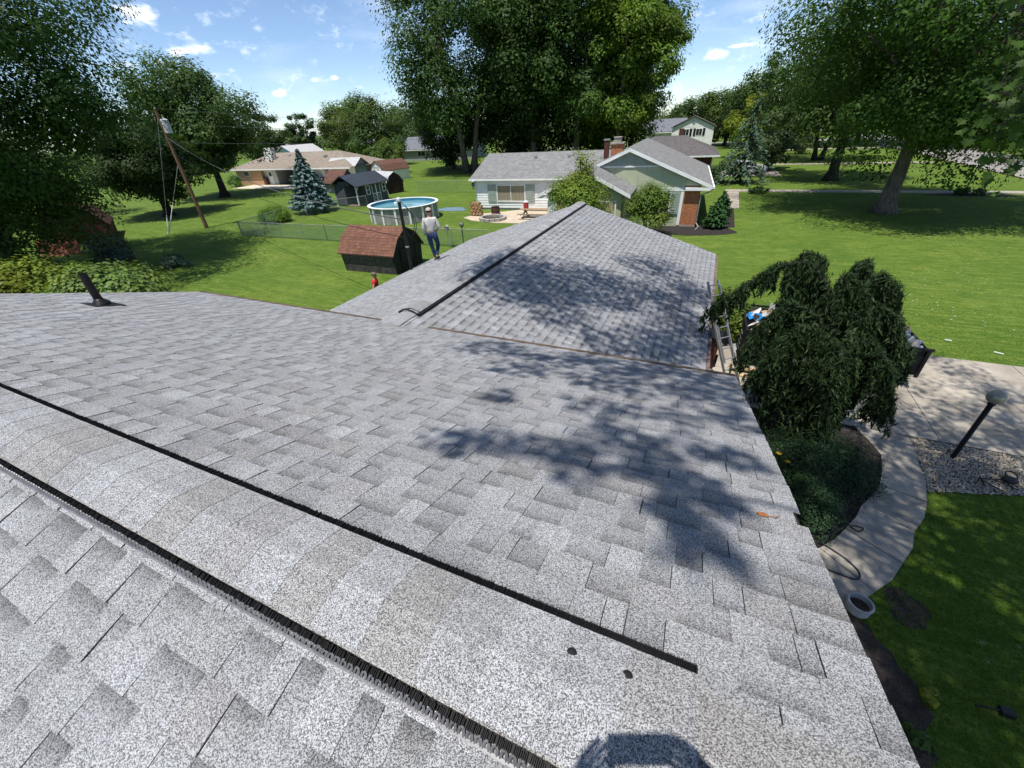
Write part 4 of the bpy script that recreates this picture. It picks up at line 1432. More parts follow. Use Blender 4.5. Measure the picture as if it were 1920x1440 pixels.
chain_fence('chain_link_fence', 'green chain-link fence on the back lawn behind the barn shed', [(-36.0, 23.3), (-26.5, 23.6), (-13.0, 24.6)], 1.15, pitch=.14, wire=.011)
chain_fence('chain_link_fence', 'chain-link fence run from the fence corner past the blue spruce', [(-36.0, 23.35), (-37.4, 29.0), (-36.4, 33.5), (-34.0, 36.9)], 1.15, pitch=.2, wire=.010)
chain_fence('chain_link_fence', 'chain-link fence along the far lawn left of the white wing', [(-34.5, 47.2), (-20.6, 48.2)], 1.3, pitch=.25, wire=.012)

UPOLE = mat('pole_wood', (.20, .12, .075), .9, .25, 4, stretch=(3, 3, .3))
up_ = thing('utility_pole', 'wooden utility pole with pale grey transformer on the back lawn', 'utility pole', (-43.45, 25.04, 0))
MB().tube([(0, 0, -.2), (0, 0, 4), (0, 0, 9.4)], [.17, .15, .11], 10).build('pole', UPOLE, up_)
tf = MB().lathe([(.26, 0), (.28, .04), (.28, .95), (.24, 1.02), (.1, 1.06)], 14, (.40, .1, 7.65)).build('transformer', mat('light_grey_enamel', (.5, .52, .55), .45, .05, 3), up_)
MB().lathe([(.04, 0), (.07, .06), (.04, .12), (.06, .18), (.03, .28)], 8, (.42, .1, 8.7)).build('bushing', STONE, tf)
MB().bx(.02, .2, .04, .14, 7.85, 7.93).bx(.02, .2, .04, .14, 8.3, 8.38).build('bracket', GALV, tf)
MB().lathe([(.03, 0), (.07, .06), (.03, .12), (.05, .2)], 8, (0, 0, 9.38)).build('insulator', STONE, up_)
guy = thing('guy_wires', 'pair of steel guy wires anchored in the lawn beside the utility pole', 'guy wire', (-43.8, 21.74, 0))
for x1, y1, z1, zt in ((.35, 3.3, 5.5, 2.3), (.3, 3.3, 9.0, 1.6)):
    q = MB().tube([(0, 0, 0.02), (x1, y1, z1)], .012, 5)
    w_ = q.build('wire', GALV, guy)
    MB().tube([(0.012, .1, .12) if zt > 2 else (0.01, .06, .15), (x1 * zt / z1, y1 * zt / z1, zt)], .035, 6).build('guard', WHITE, w_)


def cable(name, label, a, b_, sag, r=.012, n=18, m_=None, twist=False):
    a, b_ = Vector(a), Vector(b_)
    pts = []
    for k in range(n + 1):
        t = k / n
        p = a.lerp(b_, t)
        p.z -= sag * 4 * t * (1 - t)
        pts.append(p)
    q = MB().tube(pts, r, 5)
    return tag(q.build(name, m_ or BLACK), label, 'cable')


MTOP = (-9.67, 12.02, 5.03)
cable('service_cable', 'twisted service cable from the roof mast to the utility pole', (-9.7, 12.05, 4.35), (-43.3, 25.0, 7.3), .9, .022, m_=mat('grey_cable', (.10, .10, .10), .6, .1, 5))
cable('phone_cable', 'thin black phone cable sagging from the mast towards the pole', (-9.72, 12.0, 3.75), (-43.3, 25.0, 6.2), .85, .012)
for i, (zz, xx, lab) in enumerate(((9.45, 0, 'uppermost thin power line running right from the utility pole'), (8.4, .1, 'second thin power line running right from the utility pole'), (7.0, 0, 'lower thick line running right from the utility pole'))):
    cable('power_line', lab, (-43.45 + xx, 25.04, zz), (-48 + xx, 102, zz - .6), 1.2, .012 if zz > 8 else .016, m_=mat('grey_cable', (.10, .10, .10), .6, .1, 5))
far_pole = thing('utility_pole', 'far wooden utility pole seen between the houses by the grove', 'utility pole', (-48, 102, 0))
MB().tube([(0, 0, -.2), (0, 0, 9.4)], [.16, .11], 8).build('pole', UPOLE, far_pole)
MB().beam((-.9, 0, 8.6), (.9, 0, 8.6), .1, .12).build('cross_arm', UPOLE, far_pole)
ms = thing('service_mast', 'black service mast with white weatherhead rising at the lower roof edge', 'mast', (-9.67, 12.02, 2.3))
MB().tube([(0, 0, 0), (0, 0, 2.68)], .055, 10).build('pipe', BLACK, ms)
MB().lathe([(.06, 2.62), (.085, 2.65), (.085, 2.72), (.04, 2.76)], 12).build('weatherhead', mat('light_grey_enamel', (.5, .52, .55), .45, .05, 3), ms)
for j, (rr_, z0) in enumerate(((.34, 1.75), (.42, 1.7))):
    pts = [(0.05, 0.02 * j, 2.62)] + [(.12 + rr_ * .8 * math.sin(math.pi * t / 8) + .1, .02 * j, 2.5 - (2.5 - z0 + .3) * t / 8) for t in range(9)] + [(.02, .02 * j, z0 + .1)]
    MB().tube(pts, .012, 5).build('drip_loop', BLACK, ms)
for z in (.08, 1.1):
    MB().lathe([(.065, 0), (.075, .02), (.065, .06)], 10, (0, 0, z)).build('clamp', GALV, ms)
# garden lights on the lawn behind the roof
for x, y, lab, tall in ((-14.95, 24.6, 'black globe garden lamp on a thin post beside the lower roof edge', 1.25),):
    gl = thing('garden_lamp', lab, 'garden lamp', (x, y, 0))
    MB().tube([(0, 0, 0), (0, 0, tall)], .04, 8).build('post', BLACK, gl)
    MB().ball((0, 0, tall + .16), .17, 14, 8).build('globe', mat('smoked_globe', (.16, .15, .13), .12, .3, 4, spec=.7), gl, smooth=True)
bf = thing('post_box', 'small grey box on a steel fence post near the man on the roof', 'post box', (-15.7, 23.9, 0))
MB().tube([(0, 0, 0), (0, 0, 1.2)], .025, 6).build('post', GALV, bf)
MB().bx(-.11, .11, -.08, .08, 1.15, 1.42).build('box', GALV, bf)
MB().ext([(-.13, -.1, 1.42), (.13, -.1, 1.42), (0, -.1, 1.52)], (0, .2, 0)).build('box_roof', STONE, bf)
for x, y, lab in ((-27.9, 51.0, 'dark upholstered garden chair by the far lawn fence, left of the pair'), (-26.4, 51.1, 'dark upholstered garden chair by the far lawn fence, right of the pair')):
    gcv = thing('garden_chair', lab, 'chair', (x, y, 0), 0, 'garden chairs by the far lawn fence')
    DK = mat('dark_navy_fabric', (.02, .02, .03), .9, .1, 4)
    MB().bx(-.55, .55, -.45, .35, .3, .5).build('seat', DK, gcv)
    MB().bx(-.55, .55, .2, .42, .5, 1.15).build('backrest', DK, gcv)
    for sx in (-1, 1):
        MB().bx(sx * .58 - .06, sx * .58 + .06, -.45, .4, .3, .75).build('armrest', DK, gcv)
        for sy in (-.38, .3):
            MB().bx(sx * .5 - .04, sx * .5 + .04, sy - .04, sy + .04, 0, .3).build('leg', BLACK, gcv)

# ------------------------------------------------------------------ driveway things
lamp = thing('lamp_post', 'black lamp post with frosted glass globe standing in the gravel bed', 'lamp post', (6.17, 10.3, 0.01))
MB().tube([(0, 0, -.05), (0, 0, 1.52)], .048, 14).build('post', mat('blue_black_paint', (.012, .013, .022), .4, .1, 6), lamp)
MB().lathe([(.06, 1.5), (.07, 1.53), (.05, 1.57)], 14).build('collar', BLACK, lamp)
gm = mat('dusty_globe', (.36, .32, .24), .22, .25, 3.5, spec=.7, col2=(.2, .175, .13))
MB().ball((0, 0, 1.70), (.155, .155, .15), 24, 14).build('globe', gm, lamp, smooth=True)
fl = thing('work_light', 'black folding work light lying on the gravel', 'work light', (6.72, 9.62, 0.075), R_(20))
MB().lathe([(.10, 0), (.12, .03), (.11, .06), (.06, .075)], 14, (.2, .05, 0), sx=1.1).build('lamp_head', BLACK, fl)
for a_, b_ in (((.1, .05, .03), (-.32, .1, .02)), ((-.32, .1, .02), (-.42, -.1, .02)), ((-.1, .07, .03), (.12, -.22, .02)), ((-.34, .02, .02), (-.2, -.26, .02)), ((-.3, .15, .02), (-.44, .02, .02))):
    MB().tube([a_, b_], .014, 6).build('stand_bar', BLACK, fl)
MB().tube([(.2, .17, .05), (.26, .25, .08), (.36, .22, .1), (.36, .1, .08), (.3, .02, .05)], .013, 6).build('handle', BLACK, fl)
pot = thing('planter_pot', 'pale grey round plant pot full of soil on the path edge', 'pot', (3.40, 5.40, 0.03))
PG = mat('grey_pot', (.42, .41, .40), .7, .12, 6, fine=(60, .1))
MB().lathe([(.150, 0), (.165, .03), (.17, .16), (.178, .18), (.178, .205), (.15, .205), (.142, .10)], 28, cap=False).build('shell', PG, pot, smooth=False)
MB().lathe([(.14, .0), (.143, .10)], 20).build('potting_soil', SOIL, pot)
HP = [(3.75, 7.5), (3.62, 7.30), (3.75, 7.14), (3.86, 7.26), (3.6, 7.22), (3.35, 6.95), (3.12, 6.70), (3.1, 6.6), (3.25, 6.5), (3.45, 6.35), (3.58, 6.15), (3.5, 5.98), (3.2, 6.0), (2.8, 6.05), (2.3, 6.05)]
hp = []
for k in range(1, len(HP) - 2):
    for q_ in range(7):
        t = q_ / 7
        c_ = [.5 * (2 * HP[k][i] + (HP[k + 1][i] - HP[k - 1][i]) * t + (2 * HP[k - 1][i] - 5 * HP[k][i] + 4 * HP[k + 1][i] - HP[k + 2][i]) * t * t + (3 * HP[k][i] - HP[k - 1][i] - 3 * HP[k + 1][i] + HP[k + 2][i]) * t ** 3) for i in (0, 1)]
        hp.append((c_[0], c_[1], .062))
hose = MB().tube(hp, .014, 7)
tag(hose.build('garden_hose', mat('dark_hose', (.035, .037, .042), .5, .1, 10), smooth=True), 'thin dark garden hose looping across the curved path', 'hose')
tl = thing('garden_spotlight', 'small black garden spotlight on the shaded lawn', 'spotlight', (4.85, 4.5, 0))
MB().bx(-.07, .07, -.05, .05, .04, .12).build('lamp_body', DARKMETAL, tl)
MB().tube([(-.07, 0, .08), (-.3, -.02, .03)], .012, 6).build('stake', DARKMETAL, tl)
DRYLEAF = mat('dry_leaf', (.36, .14, .05), .7, .25, 30)
lz = URZ - MU * (1.74 - URY) + .016
q = MB()
g = random.Random(2)
L0 = Vector((.545, 1.72, lz))
for k in range(7):
    a_ = k / 6
    q.v += [tuple(L0 + .7 * Vector((-.06 + .10 * a_, -.022 * math.sin(math.pi * min(a_ * 1.1, 1)) + .01 * a_, .004 + .012 * math.sin(3 * a_)))), tuple(L0 + .7 * Vector((-.06 + .10 * a_, .026 * math.sin(math.pi * min(a_ * 1.1, 1)) + .01 * a_, .012 + .008 * math.cos(4 * a_))))]
for k in range(6):
    q.f.append((2 * k, 2 * k + 2, 2 * k + 3, 2 * k + 1))
q.tube([L0 + Vector((.026, .007, .008)), L0 + Vector((.045, .004, .012)), L0 + Vector((.06, .018, .012))], .0025, 5)
tag(q.build('fallen_leaf', DRYLEAF), 'curled brown fallen leaf lying on the upper roof near its edge', 'leaf')

# dump trailer with debris
trl = thing('dump_trailer', 'black dump trailer heaped with debris behind the weeping spruce', 'trailer', (1.75, 13.15, 0.034), R_(2))
TB = mat('trailer_black', (.014, .014, .016), .5, .2, 3)
TL_, TW_, TH_ = 4.45, 2.1, 1.22
for nm, bx_ in (('side_wall', (0, TL_, 0, .06, .45, TH_)), ('side_wall', (0, TL_, TW_ - .06, TW_, .45, TH_)), ('front_wall', (0, .06, .06, TW_ - .06, .45, TH_)), ('tailgate', (TL_ - .06, TL_, .06, TW_ - .06, .45, TH_ - .03)), ('trailer_floor', (0.06, TL_ - .06, .06, TW_ - .06, .45, .53))):
    MB().bx(*bx_).build(nm, TB, trl)
for k in range(8):
    x = .05 + k * (TL_ - .1) / 7
    MB().bx(x - .04, x + .04, -.05, -.001, .4, TH_ + .01).build('side_rib', TB, trl)
MB().bx(-.03, TL_ + .03, -.06, -.001, TH_ + .012, TH_ + .07).bx(-.03, TL_ + .03, TW_ + .001, TW_ + .06, TH_ + .012, TH_ + .07).build('top_rail', TB, trl)
for x in (1.7, 2.55):
    for y in (-.14, TW_ + .02):
        wv = MB().tube([(x, y - .1, .36), (x, y + .12, .36)], .36, 16).build('wheel', BLACK, trl)
        MB().tube([(x, y - .11, .36), (x, y + .13, .36)], .16, 10).build('rim', WHITE, wv)
MB().bx(1.2, 3.05, -.3, -.06, .76, .8).build('fender', TB, trl)
for y in (.3, TW_ - .3):
    MB().beam((.1, y, .42), (TL_, y, .42), .08, .1).build('chassis_rail', TB, trl)
for k in range(4):
    z = .5 + .17 * k
    MB().tube([(-.06, .25, z), (-.06, .62, z)], .012, 6).build('ladder_rung', ALU, trl)
for k, z in enumerate((.02, .24)):
    pl = MB().bx(1.62 - .1 * k, 2.75, 12.45 + .28 * k, 12.62 + .28 * k, .04 + z * .0 + .09 * k, .09 + .09 * k)
    tag(pl.build('timber_plank', NEWWOOD), 'pale timber plank by the trailer, ' + ('nearer the house corner' if k == 0 else 'under the trailer side'), 'plank')
DEB = [mat('white_scrap', (.68, .66, .62), .8, .12, 5), mat('torn_felt', (.03, .03, .032), .9, .3, 6), mat('grey_scrap', (.3, .29, .28), .9, .2, 6), mat('scrap_wood', (.45, .31, .18), .9, .2, 6), mat('brown_card', (.42, .27, .14), .9, .15, 4)]
g = random.Random(31)
n_ = 0
DLAB = ['white scrap sheet', 'torn black felt piece', 'grey torn shingle piece', 'broken wood strip', 'brown cardboard piece']
for k in range(150):
    x, y = g.uniform(.15, TL_ - .15), g.uniform(.15, TW_ - .15)
    dome = 1 - ((x - TL_ / 2) / (TL_ / 2)) ** 2 * .5 - ((y - TW_ / 2) / (TW_ / 2)) ** 2 * .5
    z = 1.0 + .42 * dome + g.uniform(-.12, .1)
    ax = Vector((g.gauss(0, 1), g.gauss(0, 1), g.gauss(0, .5))).normalized()
    ay = ax.orthogonal().normalized()
    az = ax.cross(ay)
    i = g.choices(range(5), [5, 3, 4, 3, 2])[0]
    s_ = (g.uniform(.08, .26), g.uniform(.04, .15), g.uniform(.004, .03))
    q = MB().ob((x, y, z), ax * s_[0], ay * s_[1], az * s_[2])
    q.v = [(a_ + g.uniform(-.03, .03), b__ + g.uniform(-.03, .03), c__ + g.uniform(-.02, .02)) for a_, b__, c__ in q.v]
    o = q.build('debris_piece', DEB[i])
    o.matrix_world = Matrix.Translation((1.75, 13.15, .034)) @ Matrix.Rotation(R_(2), 4, 'Z')
    tag(o, DLAB[i] + ' in the debris heap on the black trailer', 'debris', 'debris heaped on the trailer')
core = MB()
nx_, ny_ = 14, 8
for i in range(nx_ + 1):
    for j in range(ny_ + 1):
        x, y = .08 + (TL_ - .16) * i / nx_, .08 + (TW_ - .16) * j / ny_
        dome = 1 - ((x - TL_ / 2) / (TL_ / 2)) ** 2 * .5 - ((y - TW_ / 2) / (TW_ / 2)) ** 2 * .5
        core.v.append((1.75 + x * .9994 - y * .035, 13.15 + y * .9994 + x * .035, .034 + .92 + .42 * dome + g.uniform(-.1, .08)))
for i in range(nx_):
    for j in range(ny_):
        a_ = i * (ny_ + 1) + j
        core.f.append((a_, a_ + ny_ + 1, a_ + ny_ + 2, a_ + 1))
co = core.build('debris', mat('mixed_debris', (.26, .24, .22), .95, .5, 9, fine=(30, .6), col2=(.03, .03, .03)), kind='stuff')
tag(co, 'mass of torn shingles and scrap filling the black trailer', 'debris', kind='stuff')
# blue tarp crumpled on the heap
q = MB()
for i in range(7):
    for j in range(6):
        q.v.append((1.78 + .11 * i + g.uniform(-.03, .03), 13.75 + .14 * j + g.uniform(-.03, .03), 1.42 + .1 * math.sin(2.1 * i + j) + g.uniform(-.05, .06) - .02 * j))
for i in range(6):
    for j in range(5):
        a_ = i * 6 + j
        q.f.append((a_, a_ + 6, a_ + 7, a_ + 1))
tag(q.build('tarp', mat('blue_tarp', (.03, .27, .62), .45, .15, 5), smooth=False), 'crumpled bright blue tarp on the debris heap', 'tarp')
# brown bin and ladder at the garage corner
tb = thing('trash_bin', 'brown wheeled trash bin with black lid at the garage corner', 'bin', (.78, 12.95, .034), R_(-6))
BB = mat('bin_brown', (.13, .045, .03), .55, .12, 4)
q = MB()
q.add([(-.25, -.27, .05), (.25, -.27, .05), (.25, .27, .05), (-.25, .27, .05), (-.32, -.36, 1.0), (.32, -.36, 1.0), (.32, .36, 1.0), (-.32, .36, 1.0)], [(0, 3, 2, 1), (4, 5, 6, 7), (0, 1, 5, 4), (1, 2, 6, 5), (2, 3, 7, 6), (3, 0, 4, 7)])
q.build('body', BB, tb)
ld = MB().ext([(-.34, -.4, 1.005), (.34, -.4, 1.005), (.34, .4, 1.005), (-.34, .4, 1.005)], (0, 0, .05))
ldo = ld.build('lid', BLACK, tb)
MB().bx(-.3, .3, -.34, .34, 1.056, 1.10).build('lid_dome', BLACK, ldo)
MB().tube([(-.3, .42, .95), (.3, .42, .95)], .02, 8).build('handle', BLACK, tb)
for sx in (-1, 1):
    MB().tube([(sx * .3 - .04, .28, .13), (sx * .3 + .04, .28, .13)], .13, 12).build('wheel', BLACK, tb)
lad = thing('extension_ladder', 'aluminium extension ladder leaning on the lower roof eave', 'ladder', (1.72, 10.9, .034))
A0, A1 = Vector((0, 0, 0)), Vector((.44 - 1.72, 12.3 - 10.9, 2.96))
dv = (A1 - A0)
dl = dv.length
dv.normalize()
sd = Vector((0, 0, 1)).cross(dv).normalized()
sd = Vector((sd.x, sd.y, 0)).normalized()
nv = dv.cross(sd)
for sec, (t0, t1, off) in enumerate(((0, .66, .0), (.34, 1.0, .045))):
    for sg in (-1, 1):
        MB().beam(A0 + dv * dl * t0 + sd * sg * (.2 - .03 * sec) + nv * off, A0 + dv * dl * t1 + sd * sg * (.2 - .03 * sec) + nv * off, .03, .07, nv).build('rail', ALU, lad)
    t = t0 + .03
    while t < t1:
        p = A0 + dv * dl * t + nv * off
        MB().tube([p - sd * (.2 - .03 * sec), p + sd * (.2 - .03 * sec)], .016, 6).build('rung', ALU, lad)
        t += .085
for sg in (-1, 1):
    MB().bx(sg * .2 * sd.x - .05, sg * .2 * sd.x + .05, sg * .2 * sd.y - .05, sg * .2 * sd.y + .05, -.0, .03).build('foot', BLACK, lad)
MB().ob(A0 + dv * dl * .45 + nv * .03 - sd * .26, dv * .09, sd * .05, nv * .03).build('rope_bundle', mat('dirty_rag', (.4, .38, .35), .9, .2, 8), lad)
# bits left on the grass by the drive
for x, y, L_, rz in ((8.25, 17.2, .18, -4), (9.3, 16.6, .22, -28)):
    pp = MB().ob((x, y, .045), Vector((math.cos(R_(rz)), math.sin(R_(rz)), 0)) * L_ / 2, Vector((-math.sin(R_(rz)), math.cos(R_(rz)), 0)) * .018, (0, 0, .01))
    tag(pp.build('trim_offcut', WHITE), 'white trim offcut lying in the grass above the drive, ' + ('further from the frame edge' if x < 9 else 'at the frame edge'), 'offcut')

# ------------------------------------------------------------------ people
def skinned(name, V, E, Rr, m_, parent, root=0, sub=2, smooth=True):
    me = bpy.data.meshes.new(name)
    me.from_pydata([tuple(v) for v in V], E, [])
    o = link(name, me, parent)
    md = o.modifiers.new('skin', 'SKIN')
    md.use_smooth_shade = True
    if not me.skin_vertices:
        bpy.context.view_layer.objects.active = o
    for i, sv in enumerate(me.skin_vertices[0].data):
        r_ = Rr[i]
        sv.radius = r_ if isinstance(r_, tuple) else (r_, r_)
        sv.use_root = (i == root)
    sb = o.modifiers.new('sub', 'SUBSURF')
    sb.levels = 1
    sb.render_levels = sub
    me.materials.append(m_)
    return o


SKIN_ = mat('skin', (.42, .24, .16), .6, .06, 8)
HAIR_ = mat('dark_hair', (.018, .012, .009), .7, .2, 30)


def person(label, loc, rz, J, shirt_m, trous_m, cap_m, shoe_m, sleeve=1.0, head_yaw=0.0, hands_scale=1.0):
    """J: joints of both sides in local metres, facing +y"""
    t = thing('person', label, 'person', loc, rz)
    g = lambda k: Vector(J[k])
    V, E, Rr, idx = [], [], [], {}

    def add(k, p, r, par=None):
        idx[k] = len(V)
        V.append(Vector(p))
        Rr.append(r)
        if par is not None:
            E.append((idx[par], idx[k]))
    add('pel', g('pel'), (.145, .11))
    add('waist', g('pel').lerp(g('chest'), .5), (.135, .10), 'pel')
    add('chest', g('chest'), (.16, .115), 'waist')
    add('neckb', g('chest').lerp(g('neck'), .75), (.10, .08), 'chest')
    add('neck', g('neck'), .055, 'neckb')
    hd = g('head')
    add('jaw', hd + Vector((0, .02, -.07)), (.07, .08), 'neck')
    add('skull', hd + Vector((0, 0, .03)), (.08, .1), 'jaw')
    add('crown', hd + Vector((0, -.01, .09)), (.06, .075), 'skull')
    for s_ in ('l', 'r'):
        add('sh' + s_, g('sh' + s_), .068, 'chest')
        add('ua' + s_, g('sh' + s_).lerp(g('el' + s_), .5), .052, 'sh' + s_)
        add('el' + s_, g('el' + s_), .042, 'ua' + s_)
        add('wr' + s_, g('wr' + s_), .03, 'el' + s_)
        hv = (g('ha' + s_) - g('wr' + s_))
        add('ha' + s_, g('wr' + s_) + hv * .55, (.038, .02), 'wr' + s_)
        d = hv.normalized()
        sdv = d.cross(Vector((0, 0, 1)))
        if sdv.length < .2:
            sdv = Vector((1, 0, 0))
        sdv.normalize()
        nrm = sdv.cross(d)
        for f in range(4):
            o0 = g('ha' + s_) + sdv * (-.027 + .018 * f)
            ln = (.07, .082, .076, .06)[f] * hands_scale
            add('f%d' % f + s_, o0, .0095, 'ha' + s_)
            add('g%d' % f + s_, o0 + d * ln * .55 - nrm * .012, .0085, 'f%d' % f + s_)
            add('h%d' % f + s_, o0 + d * ln * .85 - nrm * .035, .0075, 'g%d' % f + s_)
        th_ = g('wr' + s_) + hv * .4
        sg = 1 if s_ == 'l' else -1
        add('t0' + s_, th_ + sdv * sg * .04 + d * .02, .011, 'ha' + s_)
        add('t1' + s_, th_ + sdv * sg * .055 + d * .055, .009, 't0' + s_)
        add('hip' + s_, g('hip' + s_), .088, 'pel')
        add('th' + s_, g('hip' + s_).lerp(g('kn' + s_), .5), .078, 'hip' + s_)
        add('kn' + s_, g('kn' + s_), .055, 'th' + s_)
        add('cf' + s_, g('kn' + s_).lerp(g('an' + s_), .35), .056, 'kn' + s_)
        add('an' + s_, g('an' + s_), .037, 'cf' + s_)
        add('to' + s_, g('to' + s_), (.04, .03), 'an' + s_)
    body = skinned('body', V, E, Rr, SKIN_, t)
    # face details and hair
    fy = Matrix.Rotation(head_yaw, 3, 'Z')
    hq = MB()
    hq.ball(hd + fy @ Vector((0, -.015, .06)), (.088, .102, .075), 14, 8)
    hq.build('hair', HAIR_, body, smooth=True)
    nq = MB().ball(hd + fy @ Vector((0, .105, -.01)), (.014, .022, .022), 8, 6)
    nq.build('nose', SKIN_, body, smooth=True)
    for sx in (-1, 1):
        MB().ball(hd + fy @ Vector((sx * .082, -.005, 0)), (.012, .02, .03), 8, 6).build('ear', SKIN_, body, smooth=True)
        MB().ball(hd + fy @ Vector((sx * .032, .085, .022)), (.012, .01, .008), 8, 6).build('eye', HAIR_, body, smooth=True)
    MB().ball(hd + fy @ Vector((0, .09, -.055)), (.024, .01, .006), 8, 6).build('mouth', mat('lips', (.3, .11, .09), .6, .05, 8), body, smooth=True)
    # shirt
    V, E, Rr, idx = [], [], [], {}
    add('pel', g('pel') + Vector((0, 0, .0)), (.168, .135))
    add('waist', g('pel').lerp(g('chest'), .5), (.158, .125), 'pel')
    add('chest', g('chest'), (.182, .138), 'waist')
    add('neckb', g('chest').lerp(g('neck'), .78), (.105, .09), 'chest')
    for s_ in ('l', 'r'):
        add('sh' + s_, g('sh' + s_), .088, 'chest')
        add('ua' + s_, g('sh' + s_).lerp(g('el' + s_), .5), .074, 'sh' + s_)
        if sleeve > .5:
            add('el' + s_, g('el' + s_), .064, 'ua' + s_)
            add('wr' + s_, g('el' + s_).lerp(g('wr' + s_), .3 if sleeve < 1 else .85), .05, 'el' + s_)
    skinned('shirt', V, E, Rr, shirt_m, t)
    V, E, Rr, idx = [], [], [], {}
    add('pel', g('pel') + Vector((0, 0, -.02)), (.158, .125))
    for s_ in ('l', 'r'):
        add('hip' + s_, g('hip' + s_), .105, 'pel')
        add('th' + s_, g('hip' + s_).lerp(g('kn' + s_), .5), .095, 'hip' + s_)
        add('kn' + s_, g('kn' + s_), .074, 'th' + s_)
        add('an' + s_, g('kn' + s_).lerp(g('an' + s_), .92), .064, 'kn' + s_)
    skinned('trousers', V, E, Rr, trous_m, t)
    for s_ in ('l', 'r'):
        a, b_ = g('an' + s_), g('to' + s_)
        d = Vector((b_.x - a.x, b_.y - a.y, 0)).normalized()
        c_ = (a + b_) / 2
        sh = MB()
        sdv = Vector((-d.y, d.x, 0))
        pts = []
        for q_, wd in ((-.14, .035), (-.1, .045), (.02, .045), (.12, .05), (.17, .035)):
            pts.append((q_, wd))
        outline = [c_ + d * q_ + sdv * wd for q_, wd in pts] + [c_ + d * q_ - sdv * wd for q_, wd in pts[::-1]]
        zb = min(a.z, b_.z) - .055
        so = MB().ext([(p.x, p.y, zb) for p in outline], (0, 0, .03)).build('sole', WHITE, t)
        MB().ball((c_.x - d.x * .0, c_.y, zb + .065), (.06, .06, .045), 10, 6)
        up_v = [(p.x, p.y, zb + .031) for p in outline]
        MB().ext(up_v, (-d.x * .02, -d.y * .02, .055)).build('shoe', shoe_m, t)
    if cap_m is not None:
        c0 = hd + fy @ Vector((0, -.005, .075))
        cp = MB()
        for i in range(6):
            ph = math.pi / 2 * i / 5
            for k in range(16):
                a = 2 * math.pi * k / 16
                cp.v.append(tuple(c0 + fy @ Vector((.098 * math.cos(ph) * math.cos(a), .115 * math.cos(ph) * math.sin(a), .085 * math.sin(ph)))))
        for i in range(5):
            for k in range(16):
                k2 = (k + 1) % 16
                cp.f.append((i * 16 + k, i * 16 + k2, (i + 1) * 16 + k2, (i + 1) * 16 + k))
        co_ = cp.build('cap', cap_m, t, smooth=True)
        br = [c0 + fy @ Vector(v) for v in ((-.085, .06, -.002), (-.07, .16, -.01), (0, .195, -.012), (.07, .16, -.01), (.085, .06, -.002))]
        MB().ext(br, (0, 0, .008)).build('peak', cap_m, co_)
    return t


JW = dict(pel=(0, 0, .95), chest=(.0, .02, 1.30), neck=(.01, .04, 1.50), head=(.015, .055, 1.63),
          shl=(-.20, .02, 1.40), ell=(-.25, .02, 1.12), wrl=(-.22, .16, .93), hal=(-.20, .24, .90),
          shr=(.20, .03, 1.40), elr=(.29, -.03, 1.13), wrr=(.27, .19, 1.02), har=(.24, .28, .98),
          hipl=(-.10, 0, .90), knl=(-.05, .06, .50), anl=(.03, .02, .08), tol=(.10, .14, .045),
          hipr=(.10, 0, .90), knr=(.20, .16, .53), anr=(.05, -.10, .16), tor=(.12, .04, .10))
SWEAT = mat('off_white_sweatshirt', (.62, .60, .55), .9, .12, 6, col2=(.4, .37, .36), bump=.4, bscale=14)
JEANS = mat('blue_jeans', (.018, .042, .10), .85, .25, 9, bump=.3, bscale=18)
pz = GZ - MG * abs(-8.71 - GX)
person('man in off-white sweatshirt, blue jeans and light cap standing on the lower roof', (-8.72, 12.28, pz + .03), R_(42), JW, SWEAT, JEANS, mat('pale_cap', (.5, .42, .36), .85, .2, 12), mat('dark_shoe', (.03, .03, .035), .7, .1, 5), head_yaw=-.3)
JR = dict(JW)
JR.update(knl=(-.10, .03, .5), anl=(-.11, 0, .08), tol=(-.12, .13, .045), knr=(.10, .04, .5), anr=(.11, 0, .08), tor=(.13, .13, .045), wrl=(-.2, .2, 1.05), hal=(-.15, .28, 1.06))
person('man in red shirt and cap, head and shoulders showing over the roof edge', (-12.85, 13.3, 0.06), R_(-60), JR, mat('red_shirt', (.50, .025, .03), .85, .08, 6), mat('dark_trousers', (.04, .04, .045), .85, .1, 6), mat('camo_cap', (.16, .13, .10), .85, .3, 14), mat('dark_shoe', (.03, .03, .035), .7, .1, 5), sleeve=.4)
# the roofer taking the picture, behind the camera; only his shadow falls into view
JP = dict(pel=(0, -.02, .93), chest=(0, 0, 1.28), neck=(0, .04, 1.46), head=(0, .06, 1.59),
          shl=(-.19, .02, 1.38), ell=(-.31, .14, 1.26), wrl=(-.155, .37, 1.49), hal=(-.085, .415, 1.565),
          shr=(.19, .02, 1.38), elr=(.33, .14, 1.26), wrr=(.235, .37, 1.49), har=(.165, .415, 1.565),
          hipl=(-.10, 0, .88), knl=(-.13, .05, .48), anl=(-.15, 0, .08), tol=(-.17, .13, .045),
          hipr=(.10, 0, .88), knr=(.13, .05, .48), anr=(.15, 0, .08), tor=(.17, .13, .045))
pf = (0.2, -.41)
pz2 = URZ - MU * (URY - pf[1])
person('roofer in grey shirt standing behind the ridge and holding up a phone', (pf[0], pf[1], pz2 + .03), R_(25.8), JP, mat('grey_shirt', (.2, .2, .21), .9, .1, 5), mat('dark_trousers', (.04, .04, .045), .85, .1, 6), None, mat('dark_shoe', (.03, .03, .035), .7, .1, 5))
ph = MB().ob(CAM - fwd * .010 + r2 * .045, r2 * .078, d2 * .037, fwd * .004)
po = ph.build('phone', BLACK)
tag(po, 'black phone held up by the roofer behind the ridge', 'phone')

